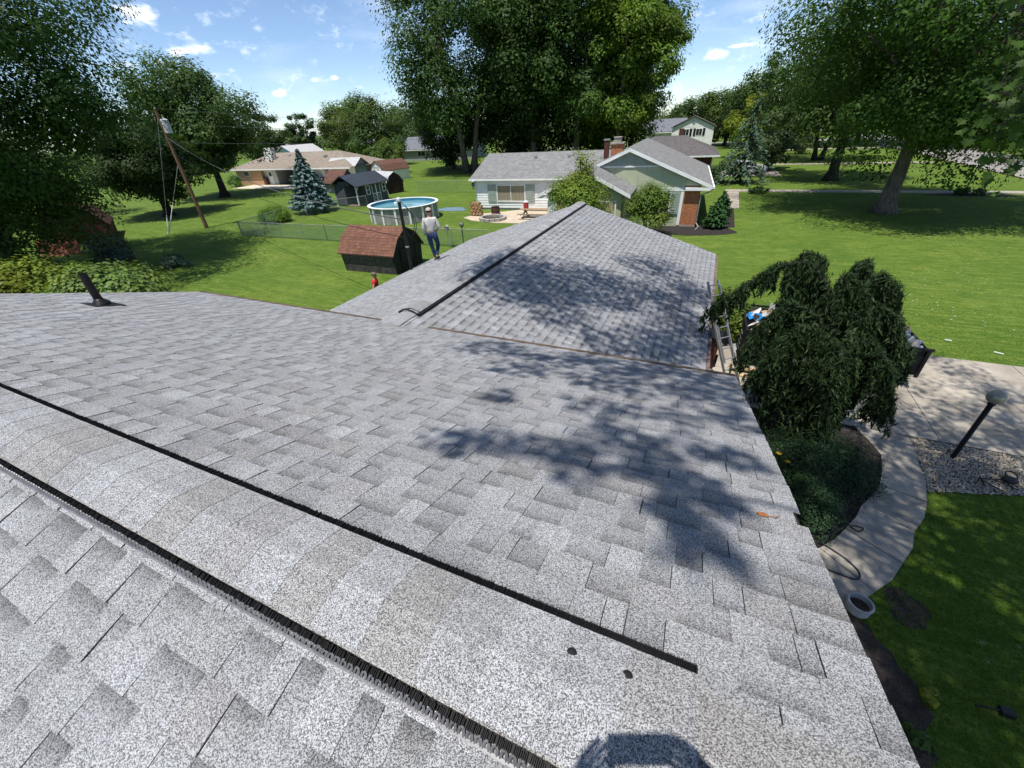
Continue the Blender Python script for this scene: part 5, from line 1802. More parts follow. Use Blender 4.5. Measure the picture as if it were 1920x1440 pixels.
# ------------------------------------------------------------------ foliage
def leaf_quads(name, C, Nn, S, T, m_, parent, aspect=.62, seed=0, kind=None, axis=None):
    """one quad per leaf (numpy): C centres, Nn normals, S sizes, T tones (n,3)"""
    r = np.random.default_rng(seed)
    n = len(C)
    Nn = Nn / (np.linalg.norm(Nn, axis=1, keepdims=True) + 1e-9)
    A = r.normal(size=(n, 3)) if axis is None else axis
    A = A - Nn * (A * Nn).sum(1, keepdims=True)
    A /= (np.linalg.norm(A, axis=1, keepdims=True) + 1e-9)
    B_ = np.cross(Nn, A)
    S = S[:, None]
    V = np.empty((n, 4, 3), np.float32)
    V[:, 0] = C - A * S * .5
    V[:, 1] = C + B_ * S * .5 * aspect - A * S * .08 + Nn * S * .06
    V[:, 2] = C + A * S * .5
    V[:, 3] = C - B_ * S * .5 * aspect - A * S * .08 + Nn * S * .06
    me = bpy.data.meshes.new(name)
    me.vertices.add(4 * n)
    me.vertices.foreach_set('co', V.ravel())
    me.loops.add(4 * n)
    me.loops.foreach_set('vertex_index', np.arange(4 * n, dtype=np.int32))
    me.polygons.add(n)
    me.polygons.foreach_set('loop_start', np.arange(0, 4 * n, 4, dtype=np.int32))
    me.polygons.foreach_set('loop_total', np.full(n, 4, np.int32))
    ca = me.color_attributes.new('tone', 'FLOAT_COLOR', 'POINT')
    TT = np.ones((n, 4, 4), np.float32)
    TT[:, :, :3] = T[:, None, :]
    ca.data.foreach_set('color', TT.ravel())
    me.materials.append(m_)
    me.update(calc_edges=True)
    return link(name, me, parent, kind)


def sph(r, n):
    d = r.normal(size=(n, 3))
    return d / np.linalg.norm(d, axis=1, keepdims=True)


def clump_leaves(r, cen, rad, per, leaf, flat=.75, up=.55, var=.25, outc=None, yell=.25):
    """leaves round many clump centres; returns C,N,S,T"""
    k = len(cen)
    n = k * per
    ci = np.repeat(np.arange(k), per)
    d = sph(r, n)
    rr = rad[ci] * (.35 + .65 * r.random(n) ** .5)
    # ragged clumps: push the radius by a few lobes
    ph_ = r.random((k, 3)) * 6.28
    lob = 1 + .28 * np.sin(3 * np.arctan2(d[:, 1], d[:, 0]) + ph_[ci, 0]) * np.cos(2.2 * d[:, 2] * 2 + ph_[ci, 1])
    rr = rr * lob
    P_ = cen[ci] + d * rr[:, None] * np.array([1, 1, flat])
    outv = (P_ - outc) if outc is not None else d
    outv = outv / (np.linalg.norm(outv, axis=1, keepdims=True) + 1e-9)
    N_ = d * .7 + outv * .35 + np.array([0, 0, up]) + r.normal(size=(n, 3)) * .17
    S_ = leaf * (.65 + .7 * r.random(n))
    ct = (1 - var) + 2 * var * r.random(k)
    tt = ct[ci] * (.9 + .2 * r.random(n))
    yy_ = (r.random(k)[ci] * .7 + r.random(n) * .3)
    T_ = np.stack([tt * (.85 + yell * 1.6 * yy_), tt * (.95 + yell * .35 * yy_), tt * (.9 - .2 * yy_)], 1)
    return P_, N_, S_, T_


def crown_centres(r, k, c, R, Rz, inner=.35, pw=.5):
    d = sph(r, k)
    u = inner + (1 - inner) * r.random(k) ** pw
    bump_ = 1 + .16 * np.sin(4 * np.arctan2(d[:, 1], d[:, 0]) + 1.7) * np.cos(3 * d[:, 2]) + r.normal(size=k) * .06
    return c + d * (u * bump_)[:, None] * np.array([R, R, Rz])


def tree(name, label, loc, H, R, zb, tr, leaf, k, per, col, seed, bark=None, lean=(0, 0), stems=1, offs=(0, 0), group=None, crad=.27, yell=.25, var=.25, inner=.35, limbs=14, fork=.35, trans=.38, extra=None, flat=.75):
    r = np.random.default_rng(seed)
    g = random.Random(seed)
    t = thing(name, label, 'tree', (loc[0], loc[1], 0), 0, group)
    c = np.array([offs[0], offs[1], (zb + H) / 2])
    cen = crown_centres(r, k, c, R, (H - zb) / 2, inner)
    if extra is not None:
        cen = np.concatenate([cen, np.array(extra, float)])
    rad = R * crad * (.65 + .7 * r.random(len(cen)))
    P_, N_, S_, T_ = clump_leaves(r, cen, rad, per, leaf, outc=c - np.array([0, 0, H * .15]), yell=yell, var=var, flat=flat)
    ok = P_[:, 2] > max(.3, zb * .55)
    crown = leaf_quads('crown', P_[ok], N_[ok], S_[ok], T_[ok], leaf_mat('leaf_' + name + str(seed), col, trans), t, seed=seed)
    # trunk and limbs
    tk = MB()
    tops = []
    bk = bark or BARK
    for s_ in range(stems):
        a = 2 * math.pi * s_ / stems + .5
        sp = .0 if stems == 1 else tr * 1.1
        bx_, by = sp * math.cos(a), sp * math.sin(a)
        hh = H * (fork if stems == 1 else .62)
        ex, ey = lean[0] * hh + (0 if stems == 1 else math.cos(a) * R * .38), lean[1] * hh + (0 if stems == 1 else math.sin(a) * R * .38)
        pts, rad_ = [], []
        for i in range(7):
            q_ = i / 6
            pts.append((bx_ + ex * q_ ** 1.4 + g.uniform(-.04, .04) * tr * 4 * (i > 0), by + ey * q_ ** 1.4 + g.uniform(-.04, .04) * tr * 4 * (i > 0), -.1 + hh * q_))
            fl_ = 1 + .75 * math.exp(-q_ * 14)
            rad_.append((tr if stems == 1 else tr * .6) * (1 - .42 * q_) * fl_)
        tk.tube(pts, rad_, 12)
        tops.append((Vector(pts[-1]), rad_[-1], Vector(pts[-3]), rad_[-3]))
    tk.build('trunk', bk, t, smooth=True)
    order = sorted(range(len(cen)), key=lambda i: (g.random()))
    lb = MB()
    for j in range(min(limbs, len(cen))):
        e_ = Vector(cen[order[j]])
        tp = min(tops, key=lambda q_: (q_[0] - e_).length)
        s0, rs_ = (tp[0], tp[1]) if g.random() < .6 else (tp[2], tp[3])
        m1 = s0.lerp(e_, .4) + Vector((0, 0, (e_ - s0).length * .12))
        m2 = s0.lerp(e_, .75) + Vector((g.uniform(-.3, .3), g.uniform(-.3, .3), (e_ - s0).length * .08))
        q_ = MB().tube([s0, m1, m2, e_], [rs_ * .62, rs_ * .42, rs_ * .24, rs_ * .06], 7)
        b0 = len(lb.v)
        lb.v += q_.v
        lb.f += [tuple(i + b0 for i in f) for f in q_.f]
    lb.build('limbs', bk, t, smooth=True, kind='stuff')
    return t


MAPLE = (.065, .11, .024)
DEEP = (.055, .102, .028)
# grove behind the neighbour's house
GR = [('tall dense tree at the left edge of the big grove, with forked trunk', (-39.5, 69.5), 28, 11.0, 4.5, .75, 3, 101, DEEP, (0, 0)),
      ('tall dark tree in the grove behind the white wing, second from its left edge', (-29.5, 75), 31, 9.5, 4.0, .6, 1, 102, DEEP, (0, 0)),
      ('tall dark tree in the middle of the grove behind the chimney', (-21.5, 74), 30, 8.5, 4.0, .6, 1, 103, DEEP, (0, 0)),
      ('bright yellow-green tree in the grove right of its middle', (-14.5, 72), 23, 6.5, 4.0, .5, 1, 104, (.105, .165, .026), (0, 0)),
      ('tall feathery tree at the right edge of the big grove', (-15.5, 84), 28, 7.2, 5.0, .6, 2, 105, (.06, .108, .03), (0, 0))]
GR.append(('tall dark tree filling the grove behind its leftmost tree', (-35.5, 82), 29, 9.0, 3.0, .5, 1, 106, DEEP, (0, 0)))
for lab, lc, H_, R0, zb_, tr_, st, sd_, cl_, of in GR:
    tree('grove_tree', lab, lc, H_, R0, zb_, tr_, .40, 125, 345, cl_, sd_, stems=st, group='trees of the big grove', crad=.28, inner=.22, limbs=18, yell=.12)
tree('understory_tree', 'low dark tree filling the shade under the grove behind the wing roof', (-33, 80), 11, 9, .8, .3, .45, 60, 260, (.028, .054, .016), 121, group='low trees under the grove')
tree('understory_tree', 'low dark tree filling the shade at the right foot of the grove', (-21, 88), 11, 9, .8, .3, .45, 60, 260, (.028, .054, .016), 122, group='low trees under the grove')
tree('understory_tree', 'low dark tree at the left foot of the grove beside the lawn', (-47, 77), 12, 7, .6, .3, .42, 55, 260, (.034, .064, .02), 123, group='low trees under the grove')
# right-hand side
tree('maple_tree', 'big spreading maple with stout grey trunk on the front lawn at the right', (11.9, 40.6), 21, 9.8, 3.4, .55, .20, 200, 800, (.062, .118, .025), 131, bark=BARK, offs=(1.6, .3), crad=.22, yell=.16, limbs=24, fork=.28, extra=[(1.5, -6.5, 5.6), (-1, -6.0, 6.0), (3.5, -6.5, 6.0), (.5, -7.5, 7.0), (4.5, -7.2, 7.6), (-.5, -3.5, 5.2), (1.2, -3.8, 5.4), (0.2, -4.5, 6.2), (2.5, -4.0, 6.2), (-1.5, -3.6, 6.4), (1.0, -5.0, 7.8), (3.2, -5.2, 5.4), (-2.4, -5.2, 7.4)])
tree('street_tree', 'dark fork-trunked tree on the far lawn beside the round bush', (13.4, 81.5), 15, 8.0, 2.6, .45, .36, 75, 202, (.038, .07, .02), 132, stems=2, bark=DARKBARK)
tree('street_tree', 'dark tree standing behind the front walk, trunk left of the big maple', (11.4, 58.5), 17, 7.5, 4.0, .5, .33, 80, 260, DEEP, 133, bark=DARKBARK)
tree('street_tree', 'pale green background tree right of the grove gap', (0.5, 122), 12.0, 7.0, 1.0, .4, .5, 70, 187, (.065, .11, .03), 134)
tree('street_tree', 'background tree left of the pale one, against the sky', (-8, 136), 10.5, 7.0, 1.0, .4, .5, 60, 171, (.055, .1, .03), 135)
tree('street_tree', 'tall background tree behind the spruce tip', (9, 110), 15.5, 8.5, 1.5, .5, .5, 80, 187, (.052, .094, .026), 136)
tree('street_tree', 'bright lime-green small tree behind the spruce', (4.2, 88), 9.0, 4.4, 1.2, .22, .3, 45, 187, (.13, .19, .03), 137, yell=.4)
tree('street_tree', 'dark tree across the street at the right edge', (42, 74), 18, 10, 3.0, .5, .42, 80, 260, DEEP, 138)
tree('street_tree', 'wide dark tree far down the street', (24, 112), 19, 11, 3.2, .5, .5, 85, 240, DEEP, 139)
tree('street_tree', 'dark tree beyond the street, behind the big maple crown', (38, 100), 20, 11, 3.0, .5, .5, 85, 187, (.038, .07, .02), 140)
tree('street_tree', 'weeping blue-green tree just right of the spruce', (6.3, 69), 7.5, 3.2, .5, .22, .3, 45, 171, (.07, .115, .06), 141)
# left-hand side
tree('yard_tree', 'big dark maple leaning over the red shed at the left', (-39.2, 10.6), 21, 9.3, 2.4, .5, .19, 190, 800, (.044, .088, .022), 151, bark=DARKBARK, offs=(.5, 1.0), crad=.22, limbs=24, yell=.14)
tree('yard_tree', 'round-crowned tree behind the utility pole', (-64.5, 41.5), 16.0, 7.0, 3.2, .5, .34, 100, 420, (.054, .1, .03), 152, bark=DARKBARK, inner=.25)
tree('yard_tree', 'dark low-branched tree with trunk just left of the utility pole', (-56.2, 29), 9.5, 5.4, 1.5, .45, .27, 85, 420, (.03, .06, .019), 153, bark=DARKBARK)
tree('yard_tree', 'conical broad tree behind the ranch roof', (-109.8, 87), 12.6, 6.0, .6, .4, .42, 60, 234, (.042, .08, .026), 154, flat=.6)
tree('yard_tree', 'far round tree beyond the slate roof', (-126, 114), 12.6, 4.6, 1.0, .4, .6, 50, 171, (.055, .1, .045), 155)
tree('yard_tree', 'far tall tree left of the willow-green trees', (-114, 118), 13.5, 5.0, 1.0, .4, .6, 50, 171, (.06, .11, .045), 156)
tree('yard_tree', 'light willow-green tree left of the grove', (-89, 96), 14.2, 7.0, .8, .4, .46, 70, 234, (.095, .14, .05), 157)
tree('yard_tree', 'mid-green tree against the left side of the grove', (-71, 85), 13.5, 6.5, .8, .4, .42, 70, 234, (.07, .12, .04), 158)
tree('yard_tree', 'dark tree rising behind the round-crowned one', (-120, 75), 13, 8, 1.0, .4, .5, 50, 171, (.05, .09, .035), 159)
tree('yard_tree', 'dark tree mass behind the red shed', (-72, 22), 12, 9, .8, .4, .36, 70, 202, (.035, .068, .024), 160, bark=DARKBARK)
tree('yard_tree', 'small bushy tree behind the barn sheds left of the grove', (-56, 68), 5.5, 4.0, .4, .2, .3, 40, 200, (.075, .125, .035), 161)
tree('yard_tree', 'wide mid-green tree closing the gap left of the grove', (-80, 112), 13, 9.0, .6, .4, .5, 60, 220, (.07, .12, .04), 162)
tree('yard_tree', 'far dark tree behind the slate-roofed house', (-103, 140), 14, 9.0, .6, .4, .6, 50, 200, (.055, .1, .04), 163)
# far belt of woods closing the horizon
r_ = np.random.default_rng(77)
kk = 280
an = np.radians(np.linspace(-75, 65, kk))
dd_ = 215 + 50 * r_.random(kk)
cen = np.stack([np.sin(an) * dd_, np.cos(an) * dd_, 2 + 6 * r_.random(kk) + 1.2 * np.sin(an * 23)], 1)
P_, N_, S_, T_ = clump_leaves(r_, cen, 4 + 2.5 * r_.random(kk), 150, 1.1, outc=np.array([0, 300, -40.]), yell=.2)
tl_ = leaf_quads('far_treeline', P_, N_, S_, T_, leaf_mat('leaf_far', (.07, .115, .055), .2), None, seed=3, kind='stuff')
tag(tl_, 'continuous far belt of woods along the horizon', 'treeline', kind='stuff')


def conifer(name, label, loc, H, R, col, seed, levels=26, per=10, leaf=.3, droop=.15, tilt=.1, pw=.9, z0=.05, trunk=.12, dens=1.0, aspect=.5):
    r = np.random.default_rng(seed)
    t = thing(name, label, 'tree', (loc[0], loc[1], 0))
    Cs, Ns, Ss, Ts, Ax = [], [], [], [], []
    br = MB()
    for i in range(levels):
        q = i / (levels - 1)
        z = H * (z0 + (1 - z0) * q ** .95)
        L_ = max(.12, R * (1 - q) ** pw * (1 + .12 * math.sin(i * 2.4)))
        nb_ = max(3, int(per * (1 - q * .6)))
        for j in range(nb_):
            a = 2 * math.pi * (j + r.random() * .7) / nb_ + i * .9
            l = L_ * (.78 + .4 * r.random())
            d = np.array([math.cos(a), math.sin(a), 0])
            nsp = max(4, int(9 * dens * l / R * 1.6) + 3)
            ss = (np.arange(nsp) + r.random(nsp)) / nsp
            ss = .15 + .85 * ss
            zz = z + tilt * l * ss * 2 - droop * l * ss ** 2 * 2.2
            sd_ = np.array([-d[1], d[0], 0])
            wd = (.20 * l * (1 - ss * .75) + .02)[:, None]
            for rep in range(3):
                p = np.outer(ss * l, d) + sd_ * wd * r.normal(size=(nsp, 1)) * .7
                p[:, 2] = zz + r.normal(size=nsp) * .03 * H / 5
                Cs.append(p)
                Ns.append(np.array([0, 0, 1.]) + d * .35 + r.normal(size=(nsp, 3)) * .45)
                Ax.append(d + r.normal(size=(nsp, 3)) * .35 + np.array([0, 0, -.2]))
                Ss.append(leaf * (.7 + .6 * r.random(nsp)))
                tt = (.75 + .5 * r.random(nsp)) * (.8 + .35 * ss)
                Ts.append(np.stack([tt, tt, tt * (.95 + .1 * r.random(nsp))], 1))
            if i % 2 == 0 and j % 2 == 0:
                br.tube([(0, 0, z), tuple(d * l * .5 + np.array([0, 0, z + tilt * l - droop * l * .5])), tuple(d * l * .9 + np.array([0, 0, z + tilt * l * 1.8 - droop * l * 1.8]))], [.03 * H / 6, .02 * H / 6, .006], 4)
    leaf_quads('needles', np.concatenate(Cs), np.concatenate(Ns), np.concatenate(Ss), np.concatenate(Ts), leaf_mat('needle_' + name + str(seed), col, .08, .6), t, aspect=aspect, seed=seed, axis=np.concatenate(Ax))
    MB().tube([(0, 0, -.05), (0, 0, H * .5), (0, 0, H * .98)], [trunk, trunk * .6, .015], 8).build('trunk', DARKBARK, t)
    br.build('branches', DARKBARK, t, kind='stuff')
    return t


conifer('blue_spruce', 'blue-grey spruce standing on the back lawn left of the dark shed', (-38.4, 33.6), 5.7, 2.1, (.125, .19, .185), 201, levels=30, per=15, leaf=.34, droop=.05, tilt=.16, dens=1.5, z0=.02, aspect=.6)
conifer('spruce_tree', 'loose drooping spruce in front of the brick house', (2.6, 56.2), 9.0, 3.0, (.075, .125, .085), 202, levels=20, per=8, leaf=.34, droop=.32, tilt=.16, pw=.95, z0=.10, dens=1.0, aspect=.4)


def shrub(name, label, loc, r3, leaf, n, col, seed, k=14, group=None, yell=.3, z0=0.0, stems=5, core=True, trans=.2, cat='shrub', aspect=.62, up=.6):
    r = np.random.default_rng(seed)
    t = thing(name, label, cat, (loc[0], loc[1], z0), 0, group)
    rx, ry, rz = r3
    d = sph(r, k)
    d[:, 2] = np.abs(d[:, 2]) * 1.6 - .55
    cen = d * np.array([rx, ry, rz]) * (.45 + .4 * r.random((k, 1))) + np.array([0, 0, rz * .95])
    rad = np.full(k, (rx * ry * rz) ** (1 / 3) * .42) * (.75 + .5 * r.random(k))
    P_, N_, S_, T_ = clump_leaves(r, cen, rad, max(8, n // k), leaf, flat=.85, up=up, outc=np.array([0, 0, rz * .5]), yell=yell)
    ok = P_[:, 2] > .02
    leaf_quads('foliage', P_[ok], N_[ok], S_[ok], T_[ok], leaf_mat('leaf_' + name + str(seed), col, trans), t, seed=seed, aspect=aspect)
    g = random.Random(seed)
    st = MB()
    for s_ in range(stems):
        e_ = Vector(cen[g.randrange(k)])
        st.tube([(g.uniform(-.1, .1) * rx, g.uniform(-.1, .1) * ry, 0), tuple(e_ * .55), tuple(e_)], [.035 * rz, .022 * rz, .008 * rz], 5)
    st.build('stems', DARKBARK, t, kind='stuff')
    return t


shrub('tall_shrub', 'tall bright green shrub in front of the neighbour garage', (-7.9, 27.6), (2.1, 1.9, 2.3), .12, 20000, (.125, .2, .032), 301, k=42)
shrub('tall_shrub', 'rounded broad-leaved shrub in front of the orange brick corner', (-3.6, 29.8), (1.75, 1.7, 1.7), .115, 17000, (.085, .145, .026), 302, k=40)
shrub('tall_shrub', 'shrub tip rising above the tall bright green shrub', (-7.6, 28.3), (1.25, 1.1, 2.95), .15, 3000, (.13, .19, .04), 303, k=14)
conifer('cone_shrub', 'small conical evergreen at the brick corner, nearer one', (.55, 33.2), 1.75, .85, (.04, .1, .028), 304, levels=16, per=14, leaf=.16, droop=0, tilt=.15, dens=1.6, z0=.02, pw=.7)
conifer('cone_shrub', 'small conical evergreen at the brick corner, further one', (.9, 37.6), 1.7, .8, (.04, .1, .03), 305, levels=15, per=12, leaf=.17, droop=0, tilt=.15, dens=1.5, z0=.02, pw=.7)
shrub('dome_bush', 'clipped dome bush on the back lawn beside the fence corner', (-38.2, 28.6), (1.75, 1.5, .66), .11, 15000, (.085, .165, .022), 306, k=70)
shrub('ball_bush', 'round bush on the far right lawn', (12.4, 92.5), (2.6, 2.4, 1.5), .22, 2500, (.055, .105, .03), 307, z0=.5)
shrub('wall_bush', 'low bush at the tan ranch house corner', (-75.5, 51.2), (1.9, 1.4, .85), .2, 1800, (.06, .125, .025), 308)
shrub('wall_bush', 'dark bushy plant beside the red brick house under the spruce', (1.2, 56.5), (2.6, 2.0, 1.2), .24, 2600, (.05, .09, .04), 309)
shrub('leafy_bush', 'broad leafy bush beyond the vent pipe at the roof end', (-25.5, 9.0), (4.0, 2.6, 1.15), .2, 13000, (.11, .175, .05), 310, k=34)
shrub('leafy_bush', 'sunlit yellow-green bush at the left frame edge beyond the roof', (-31.0, 7.2), (4.2, 3.0, 1.35), .2, 11000, (.13, .18, .03), 311, k=30)
shrub('brush_pile', 'heap of cut silvery branches lying on the shaded lawn', (-32.1, 15.5), (1.5, .8, .32), .2, 900, (.11, .155, .12), 312, k=12, stems=8, cat='brush pile')
shrub('brush_pile', 'heap of cut branches in front of the red shed', (-43.2, 17.0), (2.6, 1.5, .55), .24, 2200, (.09, .135, .08), 313, k=18, stems=8, cat='brush pile')
shrub('brush_pile', 'smaller heap of grey-green cut branches right of the orange sheet', (-37.2, 14.6), (2.2, 1.3, .5), .22, 1500, (.08, .13, .1), 314, k=14, stems=8, cat='brush pile')
# near bed beside the path
shrub('juniper_bush', 'dark spreading juniper inside the curve of the path', (3.25, 8.75), (1.25, 1.2, .42), .05, 26000, (.026, .056, .030), 315, k=80, yell=.15, aspect=.35)
shrub('juniper_bush', 'dark round juniper nearest the roof edge beside the path', (2.75, 7.25), (.75, .8, .45), .048, 16000, (.028, .06, .028), 316, k=44, yell=.2, aspect=.35)
shrub('garage_bush', 'leafy green bush between the ladder and the trailer', (1.15, 15.1), (.85, .9, .9), .1, 5000, (.075, .125, .025), 317, k=20)
shrub('weed', 'yellow-green weed in the bare soil below the roof edge', (3.98, 4.35), (.16, .14, .10), .06, 300, (.17, .2, .03), 318, k=8, cat='weed', stems=3)
shrub('weed', 'low dark weed in the bare soil nearer the frame bottom', (3.72, 3.75), (.22, .16, .08), .06, 300, (.07, .12, .03), 319, k=8, cat='weed', stems=3)
fl_ = thing('day_lily', 'clump of strappy leaves with two yellow flowers by the roof edge', 'plant', (2.25, 8.15, 0))
q = MB()
g = random.Random(8)
for k in range(60):
    a, l = g.uniform(0, 6.28), g.uniform(.25, .5)
    p0 = Vector((g.uniform(-.2, .2), g.uniform(-.25, .25), 0))
    d = Vector((math.cos(a), math.sin(a), 0))
    s_ = Vector((-d.y, d.x, 0)) * .012
    p1, p2 = p0 + d * l * .4 + Vector((0, 0, l)), p0 + d * l + Vector((0, 0, l * .75))
    q.add([p0 - s_, p0 + s_, p1 + s_, p1 - s_], [(0, 1, 2, 3)])
    q.add([p1 - s_, p1 + s_, p2], [(0, 1, 2)])
q.build('leaves', mat('lily_leaf', (.05, .11, .02), .6, .25, 5), fl_)
for x, y, z in ((.12, .12, .62), (.28, -.05, .58)):
    q = MB()
    for k in range(6):
        a = k * 1.047
        d = Vector((math.cos(a), math.sin(a), 0))
        s_ = Vector((-d.y, d.x, 0)) * .02
        c0 = Vector((x, y, z))
        q.add([c0, c0 + d * .035 + s_ + Vector((0, 0, .03)), c0 + d * .07 + Vector((0, 0, .025)), c0 + d * .035 - s_ + Vector((0, 0, .03))], [(0, 1, 2, 3)])
    q.tube([(x, y, 0), (x, y, z)], .005, 4)
    q.build('flower', mat('yellow_petal', (.5, .33, .02), .6, .1, 8), fl_)
# small bed plants by the far walk
for x, y, lab in ((4.0, 49.2, 'low flowering plants round a young staked tree by the front walk'), (19.7, 49.4, 'dark spiky plants round a leaning thin tree by the front walk')):
    shrub('bed_plants', lab, (x, y), (1.1, .8, .3), .2, 700, (.05, .1, .03), 330 + int(x), k=12, cat='plants', stems=3)
sheet('far_bed', blob(19.7, 49.2, 3.0, .75, seed=12), .009, MULCH)
yt = tree('young_tree', 'thin young tree leaning over the front walk at the right', (19.4, 49.5), 4.6, 1.0, 3.2, .05, .2, 8, 60, (.06, .1, .03), 341, limbs=4, fork=.85)
st = thing('tree_stake', 'thin wooden stake in the small bed by the front walk', 'stake', (3.9, 49.3, 0))
MB().tube([(0, 0, 0), (.1, 0, 2.4)], .035, 6).build('stake_pole', DARKBARK, st)
MB().bx(-.06, .14, -.06, .06, .9, 1.0).build('tie', GALV, st)

# ------------------------------------------------------------------ weeping spruce by the drive
wsp = thing('weeping_spruce', 'dark weeping spruce with hanging curtains of branches beside the driveway', 'tree', (2.95, 9.85, 0))
r = np.random.default_rng(404)
g = random.Random(404)
# main arms: arcs leaving the leaning leader
ARMS = [[(0, 0, 2.2), (-.25, .45, 3.2), (-.75, .6, 3.62), (-1.35, .35, 3.60), (-1.95, -.05, 3.32), (-2.45, -.35, 3.02)],
        [(0, 0, 2.2), (-.3, .5, 3.1), (-.5, 1.0, 3.62), (-.75, 1.35, 3.62), (-.95, 1.5, 3.3)],
        [(0, 0, 2.0), (.0, .6, 3.0), (.35, 1.2, 3.52), (.75, 1.6, 3.5), (1.1, 1.75, 3.1)],
        [(0, 0, 1.8), (.35, .35, 2.7), (1.0, .55, 3.05), (1.6, .5, 2.85), (2.05, .4, 2.35)],
        [(0, 0, 1.8), (.3, 0, 2.5), (.75, -.35, 2.75), (1.25, -.7, 2.45), (1.45, -.9, 1.9)],
        [(0, 0, 2.0), (-.3, -.1, 2.7), (-.75, -.35, 2.85), (-1.15, -.6, 2.5), (-1.3, -.75, 2.0)],
        [(0, 0, 2.0), (.0, -.2, 2.6), (.1, -.6, 2.6), (.15, -.85, 2.2)],
        [(0, 0, 2.2), (.2, .6, 3.1), (.9, .95, 3.45), (1.5, 1.15, 3.2), (1.85, 1.2, 2.7)],
        [(0, 0, 2.2), (-.2, .3, 3.2), (-.1, .5, 3.5), (.35, .5, 3.35), (.6, .35, 2.9)],
        [(0, 0, 2.1), (-.4, .2, 2.9), (-1.0, .1, 3.1), (-1.4, -.2, 2.8), (-1.6, -.4, 2.3)]]
ARMS = [[(x * (.72 if x > 0 else 1.0), y, z if z < 2.3 else 2.3 + (z - 2.3) * 1.42) for x, y, z in arm] for arm in ARMS]
tk = MB()
tk.tube([(0, .1, -.05), (-.1, .05, .8), (.08, -.02, 1.5), (0, 0, 2.2)], [.16, .13, .11, .08], 10)
Cs, Ax, Ns, Ss, Ts = [], [], [], [], []


def sprigs(path, n, tone, spread=.05, ln=.11):
    """needle twigs along a polyline (list of Vectors)"""
    P_ = np.array([tuple(p) for p in path])
    seg = np.linalg.norm(np.diff(P_, axis=0), axis=1)
    cum = np.concatenate([[0], np.cumsum(seg)])
    s_ = np.sort(r.random(n)) * cum[-1]
    i = np.clip(np.searchsorted(cum, s_) - 1, 0, len(seg) - 1)
    f = (s_ - cum[i]) / np.maximum(seg[i], 1e-6)
    p = P_[i] + (P_[i + 1] - P_[i]) * f[:, None]
    d = (P_[i + 1] - P_[i]) / np.maximum(seg[i], 1e-6)[:, None]
    side = r.normal(size=(n, 3))
    side -= d * (side * d).sum(1, keepdims=True)
    side /= np.linalg.norm(side, axis=1, keepdims=True)
    a = d * .75 + side * .75
    a /= np.linalg.norm(a, axis=1, keepdims=True)
    L_ = ln * (.6 + .7 * r.random(n)) * (1 - .45 * s_ / cum[-1])
    Cs.append(p + a * L_[:, None] * .5 + side * spread * .3)
    Ax.append(a)
    Ns.append(np.cross(a, side) + r.normal(size=(n, 3)) * .8)
    Ss.append(L_)
    tt = tone * (.7 + .6 * r.random(n))
    tt = tt * (1 + .5 * (s_ / cum[-1]) ** 3)
    Ts.append(np.stack([tt * (1 + .15 * r.random(n)), tt, tt * .9], 1))


def strand(p0, out, drop, tone):
    hang = []
    for q_ in range(8):
        u = q_ / 7
        hang.append(p0 + out * (1 - (1 - u) ** 2.2) + Vector((g.uniform(-.02, .02), g.uniform(-.02, .02), -drop * u ** 1.25 + .05 * math.sin(math.pi * u))))
    sprigs(hang, int(20 + 50 * drop), tone, ln=.085)
    nt_ = int(7 + 17 * drop)
    hv = np.array([tuple(p) for p in hang])
    u = r.random(nt_) ** .8 * 6.999
    i_ = u.astype(int)
    q0 = hv[i_] + (hv[i_ + 1] - hv[i_]) * (u - i_)[:, None]
    a2 = r.random(nt_) * 6.283
    dt = np.stack([np.cos(a2) * .42, np.sin(a2) * .42, -.8 - .6 * r.random(nt_)], 1)
    dt /= np.linalg.norm(dt, axis=1, keepdims=True)
    l_ = .12 + .16 * r.random(nt_)
    for rp in range(2):
        Cs.append(q0 + dt * l_[:, None] * .5 + r.normal(size=(nt_, 3)) * .008)
        Ax.append(dt + r.normal(size=(nt_, 3)) * .12)
        Ns.append(r.normal(size=(nt_, 3)))
        Ss.append(l_)
        tt = tone * (.7 + .75 * r.random(nt_))
        Ts.append(np.stack([tt * 1.1, tt, tt * .85], 1))


for ai, arm in enumerate(ARMS):
    pts = [Vector(p) for p in arm]
    fine = []
    for k in range(len(pts) - 1):
        for q_ in range(5):
            fine.append(pts[k].lerp(pts[k + 1], q_ / 5))
    fine.append(pts[-1])
    tk.tube(fine, [.036 * (1 - .85 * i / len(fine)) + .005 for i in range(len(fine))], 6)
    sprigs(fine[2:], 800, 1.05, ln=.17)
    for k in range(5, len(fine)):
        for rep in range(4):
            p0 = fine[k] + Vector((g.uniform(-.12, .12), g.uniform(-.12, .12), g.uniform(-.02, .09)))
            low = .35 if p0.x < .4 else (1.3 if p0.x < 1.1 else 1.75)
            drop = g.uniform(.35, 1.0) * max(.3, p0.z - low)
            if p0.x < -.95:
                drop = g.uniform(.15, .55)
            ang = g.uniform(0, 6.28)
            out = Vector((math.cos(ang), math.sin(ang), 0)) * g.uniform(.02, .15) + (fine[min(k + 1, len(fine) - 1)] - fine[k - 1]) * .3
            strand(p0, out, drop, g.uniform(.7, 1.25))
